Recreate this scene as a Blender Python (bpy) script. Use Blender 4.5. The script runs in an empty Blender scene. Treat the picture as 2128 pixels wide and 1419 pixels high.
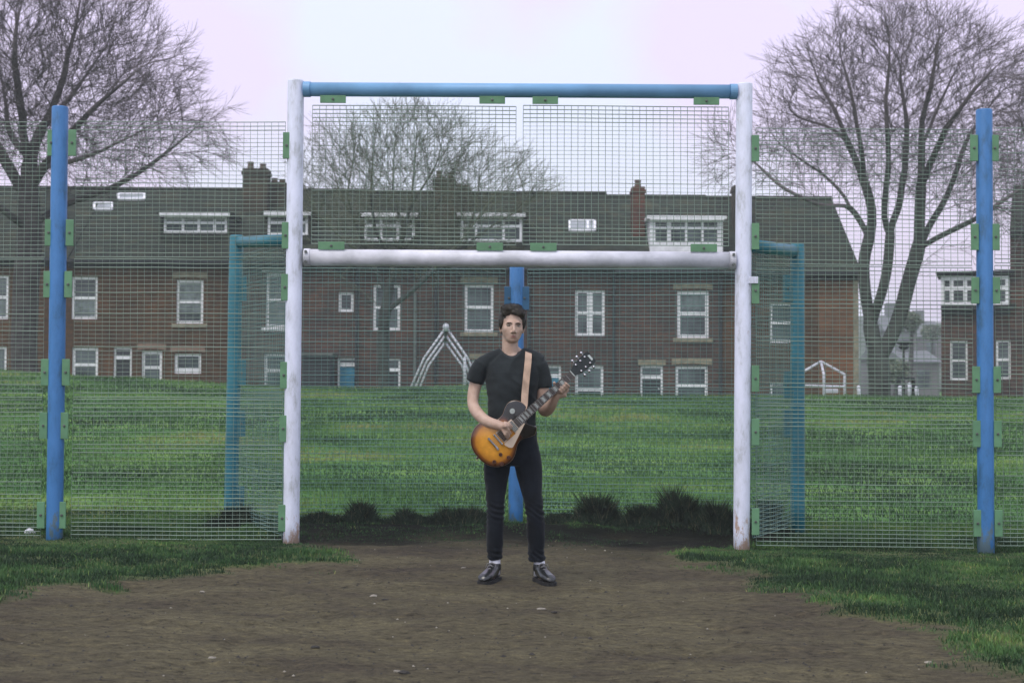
import bpy, bmesh, math, random
import numpy as np
from mathutils import Vector, Matrix, noise, kdtree, Euler

# ------------------------------------------------------------------ camera, sky, sun, exposure
W0, H0, FPX = 2128.0, 1419.0, 2956.0
CAM_H = 1.28
PITCH, ROLL = math.radians(1.75), math.radians(0.27)
sc = bpy.context.scene
COL = sc.collection
cam_d = bpy.data.cameras.new("camera")
cam = bpy.data.objects.new("camera", cam_d)
COL.objects.link(cam)
CAM_R = Matrix.Rotation(math.radians(90) + PITCH, 3, 'X') @ Matrix.Rotation(ROLL, 3, 'Z')
cam.location = (0, 0, CAM_H)
cam.rotation_euler = CAM_R.to_euler()
cam_d.sensor_width = 36.0
cam_d.lens = FPX / W0 * 36.0
cam_d.clip_end = 3000
cam_d.dof.use_dof = True
cam_d.dof.focus_distance = 9.7
cam_d.dof.aperture_fstop = 4.2
sc.camera = cam
sc.view_settings.view_transform = 'Standard'
sc.view_settings.look = 'None'
sc.view_settings.gamma = 1
sc.view_settings.exposure = 0.12

SUN_EL, SUN_AZ = math.radians(58), math.radians(-145)   # azimuth measured from +Y towards +X
world = bpy.data.worlds.new("World")
sc.world = world
world.use_nodes = True
wt = world.node_tree
for n in list(wt.nodes):
    wt.nodes.remove(n)
def wn(t):
    return wt.nodes.new(t)
w_out = wn('ShaderNodeOutputWorld')
sky = wn('ShaderNodeTexSky'); sky.sky_type = 'NISHITA'; sky.sun_disc = False
sky.sun_elevation = SUN_EL; sky.sun_rotation = SUN_AZ
sky.air_density = 1.5; sky.dust_density = 4
bg1 = wn('ShaderNodeBackground'); bg1.inputs[1].default_value = 0.05
wt.links.new(sky.outputs[0], bg1.inputs[0])
tc = wn('ShaderNodeTexCoord')
nz = wn('ShaderNodeTexNoise'); nz.inputs['Scale'].default_value = 9; nz.inputs['Detail'].default_value = 5
wt.links.new(tc.outputs['Generated'], nz.inputs['Vector'])
def wmath(op, a, b=None):
    m = wn('ShaderNodeMath'); m.operation = op
    for i, q in enumerate((a, b)):
        if q is None: continue
        if isinstance(q, (int, float)): m.inputs[i].default_value = q
        else: wt.links.new(q, m.inputs[i])
    return m.outputs[0]
low = None      # banks of pinkish cloud: distance to a few bank centres, broken up by noise
for (cx_, cz_, r_) in ((.155, .225, .075), (.02, .30, .03), (-.205, .21, .05), (-.15, .185, .035), (.34, .21, .15), (-.45, .25, .20), (.6, .5, .35), (-.3, .6, .25)):
    c_ = Vector((cx_, 1, cz_)).normalized(); d_ = wn('ShaderNodeVectorMath'); d_.operation = 'DISTANCE'
    wt.links.new(tc.outputs['Generated'], d_.inputs[0]); d_.inputs[1].default_value = c_
    q_ = wmath('SUBTRACT', d_.outputs['Value'], r_); low = q_ if low is None else wmath('MINIMUM', low, q_)
low = wmath('ADD', low, wmath('MULTIPLY', wmath('SUBTRACT', nz.outputs['Fac'], 0.5), 0.16))
mr_ = wn('ShaderNodeMapRange'); mr_.inputs[1].default_value = -0.02; mr_.inputs[2].default_value = 0.035; mr_.inputs[3].default_value = 1; mr_.inputs[4].default_value = 0
wt.links.new(low, mr_.inputs[0])
rp = wn('ShaderNodeValToRGB')
rp.color_ramp.elements[0].position = 0.0; rp.color_ramp.elements[0].color = (0.72, 0.735, 0.90, 1)
rp.color_ramp.elements[1].position = 1.0; rp.color_ramp.elements[1].color = (0.76, 0.62, 0.86, 1)
wt.links.new(mr_.outputs[0], rp.inputs['Fac'])
bg2 = wn('ShaderNodeBackground'); bg2.inputs[1].default_value = 1.04
wt.links.new(rp.outputs[0], bg2.inputs[0])
ad = wn('ShaderNodeAddShader')
wt.links.new(bg1.outputs[0], ad.inputs[0]); wt.links.new(bg2.outputs[0], ad.inputs[1])
wt.links.new(ad.outputs[0], w_out.inputs['Surface'])

sun_d = bpy.data.lights.new("sun", 'SUN')
sun_d.energy = 1.35; sun_d.angle = math.radians(32); sun_d.color = (1.0, 0.96, 0.9)
sun = bpy.data.objects.new("sun", sun_d); COL.objects.link(sun)
sd = Vector((math.sin(SUN_AZ) * math.cos(SUN_EL), math.cos(SUN_AZ) * math.cos(SUN_EL), math.sin(SUN_EL)))
sun.rotation_euler = (-sd).to_track_quat('-Z', 'Y').to_euler()
sun.location = sd * 30

# ------------------------------------------------------------------ helpers
def at(px, py, Y):
    """point of the vertical plane Y = const that the photo pixel (px, py) shows"""
    d = CAM_R @ Vector(((px - W0 / 2) / FPX, (H0 / 2 - py) / FPX, -1))
    return Vector((d.x * Y / d.y, Y, CAM_H + d.z * Y / d.y))
rnd = random.Random(7)

def nodes_of(m):
    return m.node_tree.nodes, m.node_tree.links
def mat(name, col, rough=0.7, var=0.15, scale=6.0, bump=0.0, bscale=40.0, spec=0.5, metal=0.0, col2=None, detail=4, coat=0.0):
    m = bpy.data.materials.new(name); m.use_nodes = True
    N, L = nodes_of(m)
    b = N['Principled BSDF']
    b.inputs['Roughness'].default_value = rough
    b.inputs['Specular IOR Level'].default_value = spec
    b.inputs['Metallic'].default_value = metal
    b.inputs['Coat Weight'].default_value = coat
    t = N.new('ShaderNodeTexCoord')
    n = N.new('ShaderNodeTexNoise'); n.inputs['Scale'].default_value = scale; n.inputs['Detail'].default_value = detail
    L.new(t.outputs['Object'], n.inputs['Vector'])
    r = N.new('ShaderNodeValToRGB')
    c1 = [c * (1 - var) for c in col]; c2 = list(col2) if col2 else [min(1, c * (1 + var)) for c in col]
    r.color_ramp.elements[0].position = 0.35; r.color_ramp.elements[0].color = (*c1, 1)
    r.color_ramp.elements[1].position = 0.65; r.color_ramp.elements[1].color = (*c2, 1)
    L.new(n.outputs['Fac'], r.inputs['Fac']); L.new(r.outputs[0], b.inputs['Base Color'])
    if bump:
        n2 = N.new('ShaderNodeTexNoise'); n2.inputs['Scale'].default_value = bscale; n2.inputs['Detail'].default_value = 5
        L.new(t.outputs['Object'], n2.inputs['Vector'])
        bp = N.new('ShaderNodeBump'); bp.inputs['Strength'].default_value = bump; bp.inputs['Distance'].default_value = 0.02
        L.new(n2.outputs['Fac'], bp.inputs['Height']); L.new(bp.outputs[0], b.inputs['Normal'])
    return m

class MB:
    def __init__(s): s.v = []; s.f = []; s.mi = []
    def quad(s, a, b, c, d, mi=0):
        i = len(s.v); s.v += [tuple(a), tuple(b), tuple(c), tuple(d)]; s.f.append((i, i+1, i+2, i+3)); s.mi.append(mi)
    def poly(s, pts, mi=0):
        i = len(s.v); s.v += [tuple(p) for p in pts]; s.f.append(tuple(range(i, i+len(pts)))); s.mi.append(mi)
    def box(s, x0, x1, y0, y1, z0, z1, mi=0):
        i = len(s.v)
        s.v += [(x0,y0,z0),(x1,y0,z0),(x1,y1,z0),(x0,y1,z0),(x0,y0,z1),(x1,y0,z1),(x1,y1,z1),(x0,y1,z1)]
        for f in ((0,3,2,1),(4,5,6,7),(0,1,5,4),(1,2,6,5),(2,3,7,6),(3,0,4,7)):
            s.f.append(tuple(i+k for k in f)); s.mi.append(mi)
    def bar(s, a, b, w, h, mi=0, up=(0,0,1)):
        a = Vector(a); b = Vector(b); d = (b-a).normalized(); u = Vector(up)
        if abs(d.dot(u)) > 0.95: u = Vector((0,1,0))
        x = d.cross(u).normalized()*(w/2); y = x.cross(d).normalized()*(h/2)
        i = len(s.v)
        for p in (a, b):
            for q in (-x-y, x-y, x+y, -x+y): s.v.append(tuple(p+q))
        for f in ((0,1,5,4),(1,2,6,5),(2,3,7,6),(3,0,4,7),(3,2,1,0),(4,5,6,7)):
            s.f.append(tuple(i+k for k in f)); s.mi.append(mi)
    def tube(s, pts, rad, n=8, cap=True, mi=0, flat=1.0, ref=None):
        pts = [Vector(p) for p in pts]
        if not hasattr(rad, '__len__'): rad = [rad]*len(pts)
        i0 = len(s.v); prev = Vector(ref) if ref else None
        for k, p in enumerate(pts):
            d = (pts[min(k+1, len(pts)-1)] - pts[max(k-1, 0)]).normalized()
            if prev is None:
                prev = Vector((0,0,1)) if abs(d.z) < 0.9 else Vector((0,1,0))
            x = (prev - d*prev.dot(d)).normalized(); prev = x; y = d.cross(x)
            for j in range(n):
                a = 2*math.pi*j/n
                s.v.append(tuple(p + x*math.cos(a)*rad[k] + y*math.sin(a)*rad[k]*flat))
        for k in range(len(pts)-1):
            for j in range(n):
                a = i0+k*n+j; b = i0+k*n+(j+1) % n
                s.f.append((a, b, b+n, a+n)); s.mi.append(mi)
        if cap:
            s.f.append(tuple(i0+j for j in reversed(range(n)))); s.mi.append(mi)
            e = i0+(len(pts)-1)*n; s.f.append(tuple(e+j for j in range(n))); s.mi.append(mi)
    def loft(s, secs, n=20, mi=0):
        """secs: (center, half vector u, half vector v)"""
        i0 = len(s.v)
        for c, u, v in secs:
            c, u, v = Vector(c), Vector(u), Vector(v)
            for j in range(n):
                a = 2*math.pi*j/n; s.v.append(tuple(c+u*math.cos(a)+v*math.sin(a)))
        for k in range(len(secs)-1):
            for j in range(n):
                a = i0+k*n+j; b = i0+k*n+(j+1) % n
                s.f.append((a, b, b+n, a+n)); s.mi.append(mi)
        s.f.append(tuple(i0+j for j in reversed(range(n)))); s.mi.append(mi)
        e = i0+(len(secs)-1)*n; s.f.append(tuple(e+j for j in range(n))); s.mi.append(mi)
    def ell(s, c, r, n=16, m=10, rot=None, mi=0):
        i0 = len(s.v); c = Vector(c)
        for k in range(m+1):
            t = math.pi*k/m
            for j in range(n):
                a = 2*math.pi*j/n
                p = Vector((r[0]*math.sin(t)*math.cos(a), r[1]*math.sin(t)*math.sin(a), r[2]*math.cos(t)))
                if rot: p = rot @ p
                s.v.append(tuple(c+p))
        for k in range(m):
            for j in range(n):
                a = i0+k*n+j; b = i0+k*n+(j+1) % n
                s.f.append((a, a+n, b+n, b)); s.mi.append(mi)
    def mesh(s, name, mats, smooth=False):
        me = bpy.data.meshes.new(name); me.from_pydata(s.v, [], s.f)
        for m in (mats if isinstance(mats, (list, tuple)) else [mats]): me.materials.append(m)
        if any(s.mi): me.polygons.foreach_set('material_index', s.mi)
        if smooth: me.polygons.foreach_set('use_smooth', [True]*len(s.f))
        me.update(); return me
    def build(s, name, mats, parent=None, smooth=False, label=None, bevel=0):
        o = bpy.data.objects.new(name, s.mesh(name, mats, smooth)); COL.objects.link(o)
        if parent: o.parent = parent; o.matrix_parent_inverse = parent.matrix_basis.inverted()
        if label: o['label'] = label
        if bevel:
            b = o.modifiers.new('bevel', 'BEVEL'); b.width = bevel; b.segments = 2; b.limit_method = 'ANGLE'
        return o
def thing(name, label, cat, loc=(0,0,0), group=None):
    o = bpy.data.objects.new(name, None); COL.objects.link(o); o.location = loc
    o.empty_display_size = 0.2
    o['label'] = label; o['category'] = cat
    if group: o['group'] = group
    return o
def tag(o, label, cat, group=None, kind=None):
    if label: o['label'] = label
    if cat: o['category'] = cat
    if group: o['group'] = group
    if kind: o['kind'] = kind
    return o
def smoothstep(a, b, x):
    t = np.clip((x-a)/(b-a), 0, 1); return t*t*(3-2*t)
def baked(obj_mesh_builder, name, voxel, smooth_it=6, fac=0.5):
    """union of closed shapes as one continuous skin (voxel remesh), returned as a mesh"""
    me = obj_mesh_builder.mesh(name+'_src', [])
    o = bpy.data.objects.new(name+'_src', me); COL.objects.link(o)
    r = o.modifiers.new('r', 'REMESH'); r.mode = 'VOXEL'; r.voxel_size = voxel
    if smooth_it:
        s = o.modifiers.new('s', 'SMOOTH'); s.factor = fac; s.iterations = smooth_it
    dg = bpy.context.evaluated_depsgraph_get(); dg.update()
    out = bpy.data.meshes.new_from_object(o.evaluated_get(dg))
    bpy.data.objects.remove(o); bpy.data.meshes.remove(me)
    out.name = name
    out.polygons.foreach_set('use_smooth', [True]*len(out.polygons))
    return out
def coords(me):
    a = np.empty(len(me.vertices)*3, np.float32); me.vertices.foreach_get('co', a); return a.reshape(-1, 3)
def set_coords(me, a):
    me.vertices.foreach_set('co', a.astype(np.float32).ravel()); me.update()
def normals(me):
    a = np.empty(len(me.vertices)*3, np.float32); me.vertices.foreach_get('normal', a); return a.reshape(-1, 3)
def obj_of(me, name, mats, parent=None, label=None):
    me.materials.clear()
    for m in (mats if isinstance(mats, (list, tuple)) else [mats]): me.materials.append(m)
    o = bpy.data.objects.new(name, me); COL.objects.link(o)
    if parent: o.parent = parent; o.matrix_parent_inverse = parent.matrix_basis.inverted()
    if label: o['label'] = label
    return o

# ------------------------------------------------------------------ ground
CREST_X = [-28.63, -14.76, -12.68, -10.18, -8.5, -6.44, -4.22, -2.55, -0.89, 0.78, 1.47, 5.77, 8.82, 14.37, 32.4]
CREST_Z = [2.043, 1.627, 1.474, 1.37, 1.266, 1.169, 1.141, 1.183, 1.225, 1.114, 0.989, 0.961, 1.003, 0.975, 0.795]
def ground_z(x, y):
    x = np.asarray(x, float); y = np.asarray(y, float)
    base = -0.011*np.clip(x, -15, 15)
    cz = np.interp(x, CREST_X, CREST_Z)
    t = np.clip((y-12.5)/(41-12.5), 0, 1)
    z = base*(1-t) + cz*(0.8*t + 0.2*t*t*(3-2*t))*1.0
    t2 = np.clip((y-41)/9, 0, 1); t2 = t2*t2*(3-2*t2)
    z = z*(1-t2) + 0.1*t2
    t3 = np.clip((y-95)/200, 0, 1)
    z = z + 9*t3*t3
    return z
# worn earth in front of the goal: outline on the ground
DIRT = [(-9,3.0),(-9,7.0),(-5,7.6),(-3.6,7.9),(-2.97,8.24),(-2.87,8.72),(-2.49,8.9),(-2.14,9.27),(-1.9,9.6),(-1.54,9.83),(-1.37,9.92),(-1.15,10.22),
        (-1.35,10.75),(-1.62,11.05),(-1.9,11.6),(-2.1,12.3),(-1.6,12.75),(-0.9,12.55),(-0.2,12.7),(0.5,12.35),(1.2,12.5),(2.2,12.8),(2.35,11.9),
        (1.72,11.2),(1.15,10.75),(1.2,10.5),(1.52,9.7),(1.75,9.0),(1.85,8.65),(1.93,8.2),(2.14,8.0),(2.2,7.4),(2.23,6.8),(2.35,6.3),(3.0,5.4),(5,4.2),(9,3.0)]
def dirt_sd(x, y):
    """signed distance, positive inside the worn earth"""
    px = np.asarray(x, float); py = np.asarray(y, float)
    inside = np.zeros(px.shape, bool); dmin = np.full(px.shape, 1e9)
    n = len(DIRT)
    for i in range(n):
        x0, y0 = DIRT[i]; x1, y1 = DIRT[(i+1) % n]
        cond = ((y0 > py) != (y1 > py))
        with np.errstate(divide='ignore', invalid='ignore'):
            xi = (x1-x0)*(py-y0)/((y1-y0) if y1 != y0 else 1e-9)+x0
        inside ^= cond & (px < xi)
        dx, dy = x1-x0, y1-y0; L = dx*dx+dy*dy
        t = np.clip(((px-x0)*dx+(py-y0)*dy)/L, 0, 1)
        dmin = np.minimum(dmin, np.hypot(px-x0-t*dx, py-y0-t*dy))
    return np.where(inside, dmin, -dmin)
_G = np.random.RandomState(5).rand(256, 256)
def vnoise(x, y):
    xi = np.floor(x).astype(int); yi = np.floor(y).astype(int); fx = x-xi; fy = y-yi
    fx = fx*fx*(3-2*fx); fy = fy*fy*(3-2*fy)
    a = _G[xi & 255, yi & 255]; b = _G[(xi+1) & 255, yi & 255]; c = _G[xi & 255, (yi+1) & 255]; d = _G[(xi+1) & 255, (yi+1) & 255]
    return (a*(1-fx)+b*fx)*(1-fy)+(c*(1-fx)+d*fx)*fy
def fbm(x, y, o=4):
    s = 0; a = 0.5
    for k in range(o):
        s = s+a*vnoise(x*2**k+17.3*k, y*2**k+5.1*k); a *= 0.5
    return s/(1-0.5**o)
def grass_mask(x, y):
    sdv = dirt_sd(x, y) + (fbm(x*2.5, y*3)-0.5)*0.8 + (fbm(x*12, y*14, 2)-0.5)*0.25
    return 1-smoothstep(-0.16, 0.14, sdv)
_fr = random.Random(3)
FOOT = [(_fr.uniform(-2.6, 2.6), _fr.uniform(6.2, 10.6), _fr.uniform(-1.2, 1.2)) for _ in range(60)]
def micro(x, y, feet=False):
    near = 1-smoothstep(11.5, 14, y)
    g = grass_mask(x, y)
    lump = (fbm(x*2.2, y*3.5)-0.5)*0.05 + (fbm(x*9, y*16)-0.5)*0.022*(1-g*0.5) + (fbm(x*26, y*40, 2)-0.5)*0.007
    for (fx_, fy_, fa_) in (FOOT if feet else ()):
        du = (x-fx_)*math.cos(fa_)+(y-fy_)*math.sin(fa_); dv = -(x-fx_)*math.sin(fa_)+(y-fy_)*math.cos(fa_)
        lump = lump-0.016*np.exp(-(dv/0.13)**4-(du/0.045)**4)*near
    foot = np.exp(-(x-0.02)**2/0.25-(y-9.28)**2/0.06)
    rec = np.exp(-((y-12.35)/0.35)**2)*(0.05+0.16*np.maximum(0, fbm(x*1.3+4, y*0.8)-0.45))*(np.abs(x) < 2.3)
    return lump*near*(1-0.85*foot) + g*0.012*near + rec

ax = np.concatenate([np.linspace(-400, -60, 14), np.linspace(-50, -9, 22), np.linspace(-8, -4.4, 24), np.arange(-4.3, 4.3, 0.04), np.linspace(4.4, 8, 24), np.linspace(9, 50, 22), np.linspace(60, 400, 14)])
ay = np.concatenate([np.linspace(-60, 2, 16), np.linspace(2.5, 5.4, 14), np.arange(5.5, 11.6, 0.032), np.arange(11.6, 14, 0.07), np.linspace(14, 60, 92), np.linspace(64, 200, 20), np.linspace(230, 600, 8)])
GX, GY = np.meshgrid(ax, ay)
GZ = ground_z(GX, GY) + micro(GX, GY, True)
nx, ny = len(ax), len(ay)
me = bpy.data.meshes.new('ground')
V = np.stack([GX.ravel(), GY.ravel(), GZ.ravel()], 1)
idx = np.arange(nx*ny).reshape(ny, nx)
F = np.stack([idx[:-1, :-1].ravel(), idx[:-1, 1:].ravel(), idx[1:, 1:].ravel(), idx[1:, :-1].ravel()], 1)
me.vertices.add(len(V)); me.vertices.foreach_set('co', V.astype(np.float32).ravel())
me.loops.add(len(F)*4); me.loops.foreach_set('vertex_index', F.ravel().astype(np.int32))
me.polygons.add(len(F)); me.polygons.foreach_set('loop_start', np.arange(0, len(F)*4, 4, dtype=np.int32))
me.polygons.foreach_set('loop_total', np.full(len(F), 4, np.int32))
me.polygons.foreach_set('use_smooth', np.ones(len(F), bool))
me.update(calc_edges=True)
a = me.attributes.new('turf', 'FLOAT', 'POINT'); a.data.foreach_set('value', (grass_mask(GX, GY)*(0.3+0.7*smoothstep(11.6, 13.5, GY))).ravel().astype(np.float32))
recess_dark = smoothstep(10.3, 12.0, GY+(fbm(GX*2, GY*2)-0.5)*1.6)*(1-smoothstep(13.0, 13.6, GY))*(1-smoothstep(2.2, 2.9, np.abs(GX)))  # soil turns darker and greener towards and inside the recess
a = me.attributes.new('recess_dark', 'FLOAT', 'POINT'); a.data.foreach_set('value', recess_dark.ravel().astype(np.float32))
gm = bpy.data.materials.new('ground'); gm.use_nodes = True
N, L = nodes_of(gm); B = N['Principled BSDF']; B.inputs['Roughness'].default_value = 0.95; B.inputs['Specular IOR Level'].default_value = 0.15
def nd(t, **k):
    n = N.new(t)
    for a_, b_ in k.items(): n.inputs[a_].default_value = b_
    return n
def ramp(fac, stops):
    r = N.new('ShaderNodeValToRGB'); e = r.color_ramp.elements
    while len(e) < len(stops): e.new(0.5)
    for i, (p, c) in enumerate(stops): e[i].position = p; e[i].color = (*c, 1)
    L.new(fac, r.inputs['Fac']); return r.outputs[0]
def mixc(f, a_, b_, mode='MIX'):
    m = N.new('ShaderNodeMix'); m.data_type = 'RGBA'; m.blend_type = mode
    if isinstance(f, (int, float)): m.inputs[0].default_value = f
    else: L.new(f, m.inputs[0])
    for s_, i in ((a_, 6), (b_, 7)):
        if isinstance(s_, tuple): m.inputs[i].default_value = (*s_, 1)
        else: L.new(s_, m.inputs[i])
    return m.outputs[2]
T = N.new('ShaderNodeTexCoord')
mp = nd('ShaderNodeMapping'); mp.inputs['Scale'].default_value = (1, 2.0, 1); L.new(T.outputs['Object'], mp.inputs['Vector'])
n1 = nd('ShaderNodeTexNoise', Scale=0.9, Detail=6, Roughness=0.62); L.new(mp.outputs[0], n1.inputs['Vector'])
n2 = nd('ShaderNodeTexNoise', Scale=14, Detail=6, Roughness=0.7); L.new(mp.outputs[0], n2.inputs['Vector'])
n3 = nd('ShaderNodeTexNoise', Scale=70, Detail=3); L.new(mp.outputs[0], n3.inputs['Vector'])
soil = ramp(n1.outputs['Fac'], [(0.30, (0.060, 0.050, 0.036)), (0.5, (0.092, 0.081, 0.049)), (0.72, (0.126, 0.112, 0.066))])
soil2 = ramp(n2.outputs['Fac'], [(0.30, (0.22, 0.22, 0.23)), (0.43, (0.74, 0.73, 0.75)), (0.56, (1, 1, 1)), (0.70, (1.45, 1.38, 1.22))])
soil = mixc(1.0, soil, soil2, 'MULTIPLY')
soil3 = ramp(n3.outputs['Fac'], [(0.3, (0.6, 0.6, 0.6)), (0.5, (1, 1, 1)), (0.74, (1.3, 1.28, 1.2)), (0.80, (2.1, 2.0, 1.8))])
soil = mixc(0.8, soil, soil3, 'MULTIPLY')
wa = N.new('ShaderNodeAttribute'); wa.attribute_name = 'recess_dark'
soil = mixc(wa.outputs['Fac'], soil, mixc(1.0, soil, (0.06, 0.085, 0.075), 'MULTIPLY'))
g1 = nd('ShaderNodeTexNoise', Scale=0.35, Detail=7, Roughness=0.65); L.new(mp.outputs[0], g1.inputs['Vector'])
g2 = nd('ShaderNodeTexNoise', Scale=5, Detail=5, Roughness=0.7); L.new(mp.outputs[0], g2.inputs['Vector'])
gr = ramp(g1.outputs['Fac'], [(0.36, (0.044, 0.118, 0.038)), (0.5, (0.078, 0.182, 0.048)), (0.62, (0.145, 0.25, 0.062))])
gr2 = ramp(g2.outputs['Fac'], [(0.3, (0.5, 0.55, 0.5)), (0.5, (1, 1, 1)), (0.7, (1.25, 1.2, 1.1))])
gr = mixc(1.0, gr, gr2, 'MULTIPLY')
ta = N.new('ShaderNodeAttribute'); ta.attribute_name = 'turf'
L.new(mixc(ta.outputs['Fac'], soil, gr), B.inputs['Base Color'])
bp = nd('ShaderNodeBump', Strength=0.7, Distance=0.03); L.new(n2.outputs['Fac'], bp.inputs['Height'])
bp2 = nd('ShaderNodeBump', Strength=0.5, Distance=0.01); L.new(n3.outputs['Fac'], bp2.inputs['Height']); L.new(bp.outputs[0], bp2.inputs['Normal'])
L.new(bp2.outputs[0], B.inputs['Normal'])
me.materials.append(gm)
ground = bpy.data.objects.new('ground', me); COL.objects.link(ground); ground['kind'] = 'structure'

# ------------------------------------------------------------------ grass blades (nobody could count them)
RS = np.random.RandomState(11)
def blades(x, y, h, w, tint, name, m, lean=0.5):
    n = len(x); z = ground_z(x, y)+micro(x, y)-0.004
    a = RS.rand(n)*2*np.pi; l = RS.rand(n)*lean*h; la = RS.rand(n)*2*np.pi
    dx, dy = np.cos(a)*w/2, np.sin(a)*w/2
    lx, ly = np.cos(la)*l, np.sin(la)*l
    P = np.empty((n, 5, 3))
    P[:, 0] = np.stack([x-dx, y-dy, z], 1); P[:, 1] = np.stack([x+dx, y+dy, z], 1)
    P[:, 2] = np.stack([x+dx*0.7+lx*0.35, y+dy*0.7+ly*0.35, z+h*0.6], 1)
    P[:, 3] = np.stack([x-dx*0.7+lx*0.35, y-dy*0.7+ly*0.35, z+h*0.6], 1)
    P[:, 4] = np.stack([x+lx, y+ly, z+h], 1)
    b = np.arange(n)*5
    me = bpy.data.meshes.new(name); me.vertices.add(n*5); me.vertices.foreach_set('co', P.astype(np.float32).ravel())
    li = np.stack([b, b+1, b+2, b+3, b+3, b+2, b+4], 1).ravel()
    me.loops.add(n*7); me.loops.foreach_set('vertex_index', li.astype(np.int32))
    ls = np.stack([np.arange(n)*7, np.arange(n)*7+4], 1).ravel(); lt = np.tile([4, 3], n)
    me.polygons.add(n*2); me.polygons.foreach_set('loop_start', ls.astype(np.int32)); me.polygons.foreach_set('loop_total', lt.astype(np.int32))
    me.update(calc_edges=True)
    at_ = me.attributes.new('tint', 'FLOAT', 'POINT'); at_.data.foreach_set('value', np.repeat(tint, 5).astype(np.float32))
    me.materials.append(m)
    o = bpy.data.objects.new(name, me); COL.objects.link(o); return o
bm_ = bpy.data.materials.new('grass_blade'); bm_.use_nodes = True
N, L = nodes_of(bm_); B = N['Principled BSDF']; B.inputs['Roughness'].default_value = 0.75; B.inputs['Specular IOR Level'].default_value = 0.25
ta = N.new('ShaderNodeAttribute'); ta.attribute_name = 'tint'
L.new(ramp(ta.outputs['Fac'], [(0.0, (0.022, 0.046, 0.022)), (0.4, (0.052, 0.118, 0.040)), (0.75, (0.112, 0.215, 0.056)), (1.0, (0.24, 0.25, 0.09))]), B.inputs['Base Color'])
# verge either side of the worn earth
n = 560000
x = RS.uniform(-5.2, 5.2, n); y = RS.uniform(6.0, 13.4, n)
g = grass_mask(x, y); clump = fbm(x*5, y*5)
rec_ = (np.abs(x) < 2.3)*smoothstep(11.2, 11.9, y)*(1-smoothstep(12.7, 13.0, y))*smoothstep(0.42, 0.6, fbm(x*2.2+7, y*2.5))*0.45
keep = (RS.rand(n) < np.maximum(g*(0.35+1.1*clump), rec_)) & (np.abs(x) < 0.37*y+1.2)
x, y, g, clump, rec_ = x[keep], y[keep], g[keep], clump[keep], rec_[keep]
hh = (0.014+0.036*RS.rand(len(x))*clump*1.6)*(0.5+0.5*g)
hh *= 1-0.55*np.exp(-((y-11.1)/0.35)**2)*(np.abs(x) > 1.6)
tt = np.clip(0.16-0.3*(rec_ > g*0.5)+1.2*(fbm(x*1.5+9, y*2)-0.5)+0.9*(fbm(x*6+2, y*9)-0.5)+0.3*(RS.rand(len(x))-0.4)+(RS.rand(len(x)) > 0.96)*0.6 + smoothstep(11.5, 12.6, y)*0.25, 0, 1)
tag(blades(x, y, hh, np.full(len(x), 0.006), tt, 'grass', bm_, 0.9), 'short dark green grass on the verge beside the worn earth', 'grass', kind='stuff')
n = 330000
yy = 12.8*np.exp(RS.rand(n)*math.log(43/12.8)); xx = RS.uniform(-0.60, 0.60, n)*yy
cl = fbm(xx*1.2, yy*1.2)
keep = (RS.rand(n) < 0.25+1.1*cl) & (dirt_sd(xx, yy) < -0.05)
xx, yy, cl = xx[keep], yy[keep], cl[keep]
sc_ = yy/13
tt = np.clip(0.45+1.7*(fbm(xx*0.42+3, yy*0.36)-0.5)+0.35*(fbm(xx*2, yy*2)-0.4)+0.25*(RS.rand(len(xx))-0.5), 0, 1)
tag(blades(xx, yy, (0.02+0.035*RS.rand(len(xx))*cl*1.5)*sc_**0.6, 0.010*sc_**0.9, tt, 'grass', bm_, 0.9), 'green field grass rising gently behind the goal', 'grass', kind='stuff')

# thin damp air over the field: far houses fade a little
hb_ = MB(); hb_.box(-420, 420, -75, 615, -4, 45)
haze = hb_.build('haze', []); haze['kind'] = 'stuff'; haze['label'] = 'thin damp air over the field and the houses'
hm_ = bpy.data.materials.new('haze'); hm_.use_nodes = True; N, L = nodes_of(hm_)
for n_ in list(N): N.remove(n_)
o_ = N.new('ShaderNodeOutputMaterial'); v_ = N.new('ShaderNodeVolumePrincipled'); v_.inputs['Color'].default_value = (0.88, 0.95, 0.97, 1)
v_.inputs['Density'].default_value = 0.0013; v_.inputs['Anisotropy'].default_value = 0.0
L.new(v_.outputs[0], o_.inputs['Volume']); haze.data.materials.append(hm_)
# ------------------------------------------------------------------ goal, fence
YG = 11.3
M_white = mat('white_paint', (0.62, 0.63, 0.68), rough=0.45, var=0.18, scale=5, bump=0.15, bscale=30, detail=8, col2=(0.74, 0.74, 0.81))
M_blue = mat('blue_paint', (0.042, 0.155, 0.33), rough=0.5, var=0.14, scale=4, bump=0.08, bscale=60)
M_beam = mat('faded_blue_paint', (0.15, 0.33, 0.54), rough=0.45, var=0.12, scale=3)
M_dblue = mat('dark_blue_paint', (0.028, 0.11, 0.21), rough=0.5)
M_teal = mat('teal_blue_paint', (0.022, 0.165, 0.215), rough=0.5, var=0.12, scale=3)
M_green = mat('green_bracket_paint', (0.115, 0.255, 0.135), rough=0.55, var=0.12, scale=9)
M_wire = mat('green_grey_wire', (0.17, 0.24, 0.19), rough=0.55, var=0.15, scale=2)
M_wire_back = mat('teal_grey_wire', (0.11, 0.21, 0.19), rough=0.55, var=0.15, scale=2)
M_bolt = mat('bolt_steel', (0.12, 0.13, 0.12), rough=0.4, metal=0.6)
M_rust = mat('rusty_white', (0.45, 0.36, 0.30), rough=0.8, var=0.3, scale=25)
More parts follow.
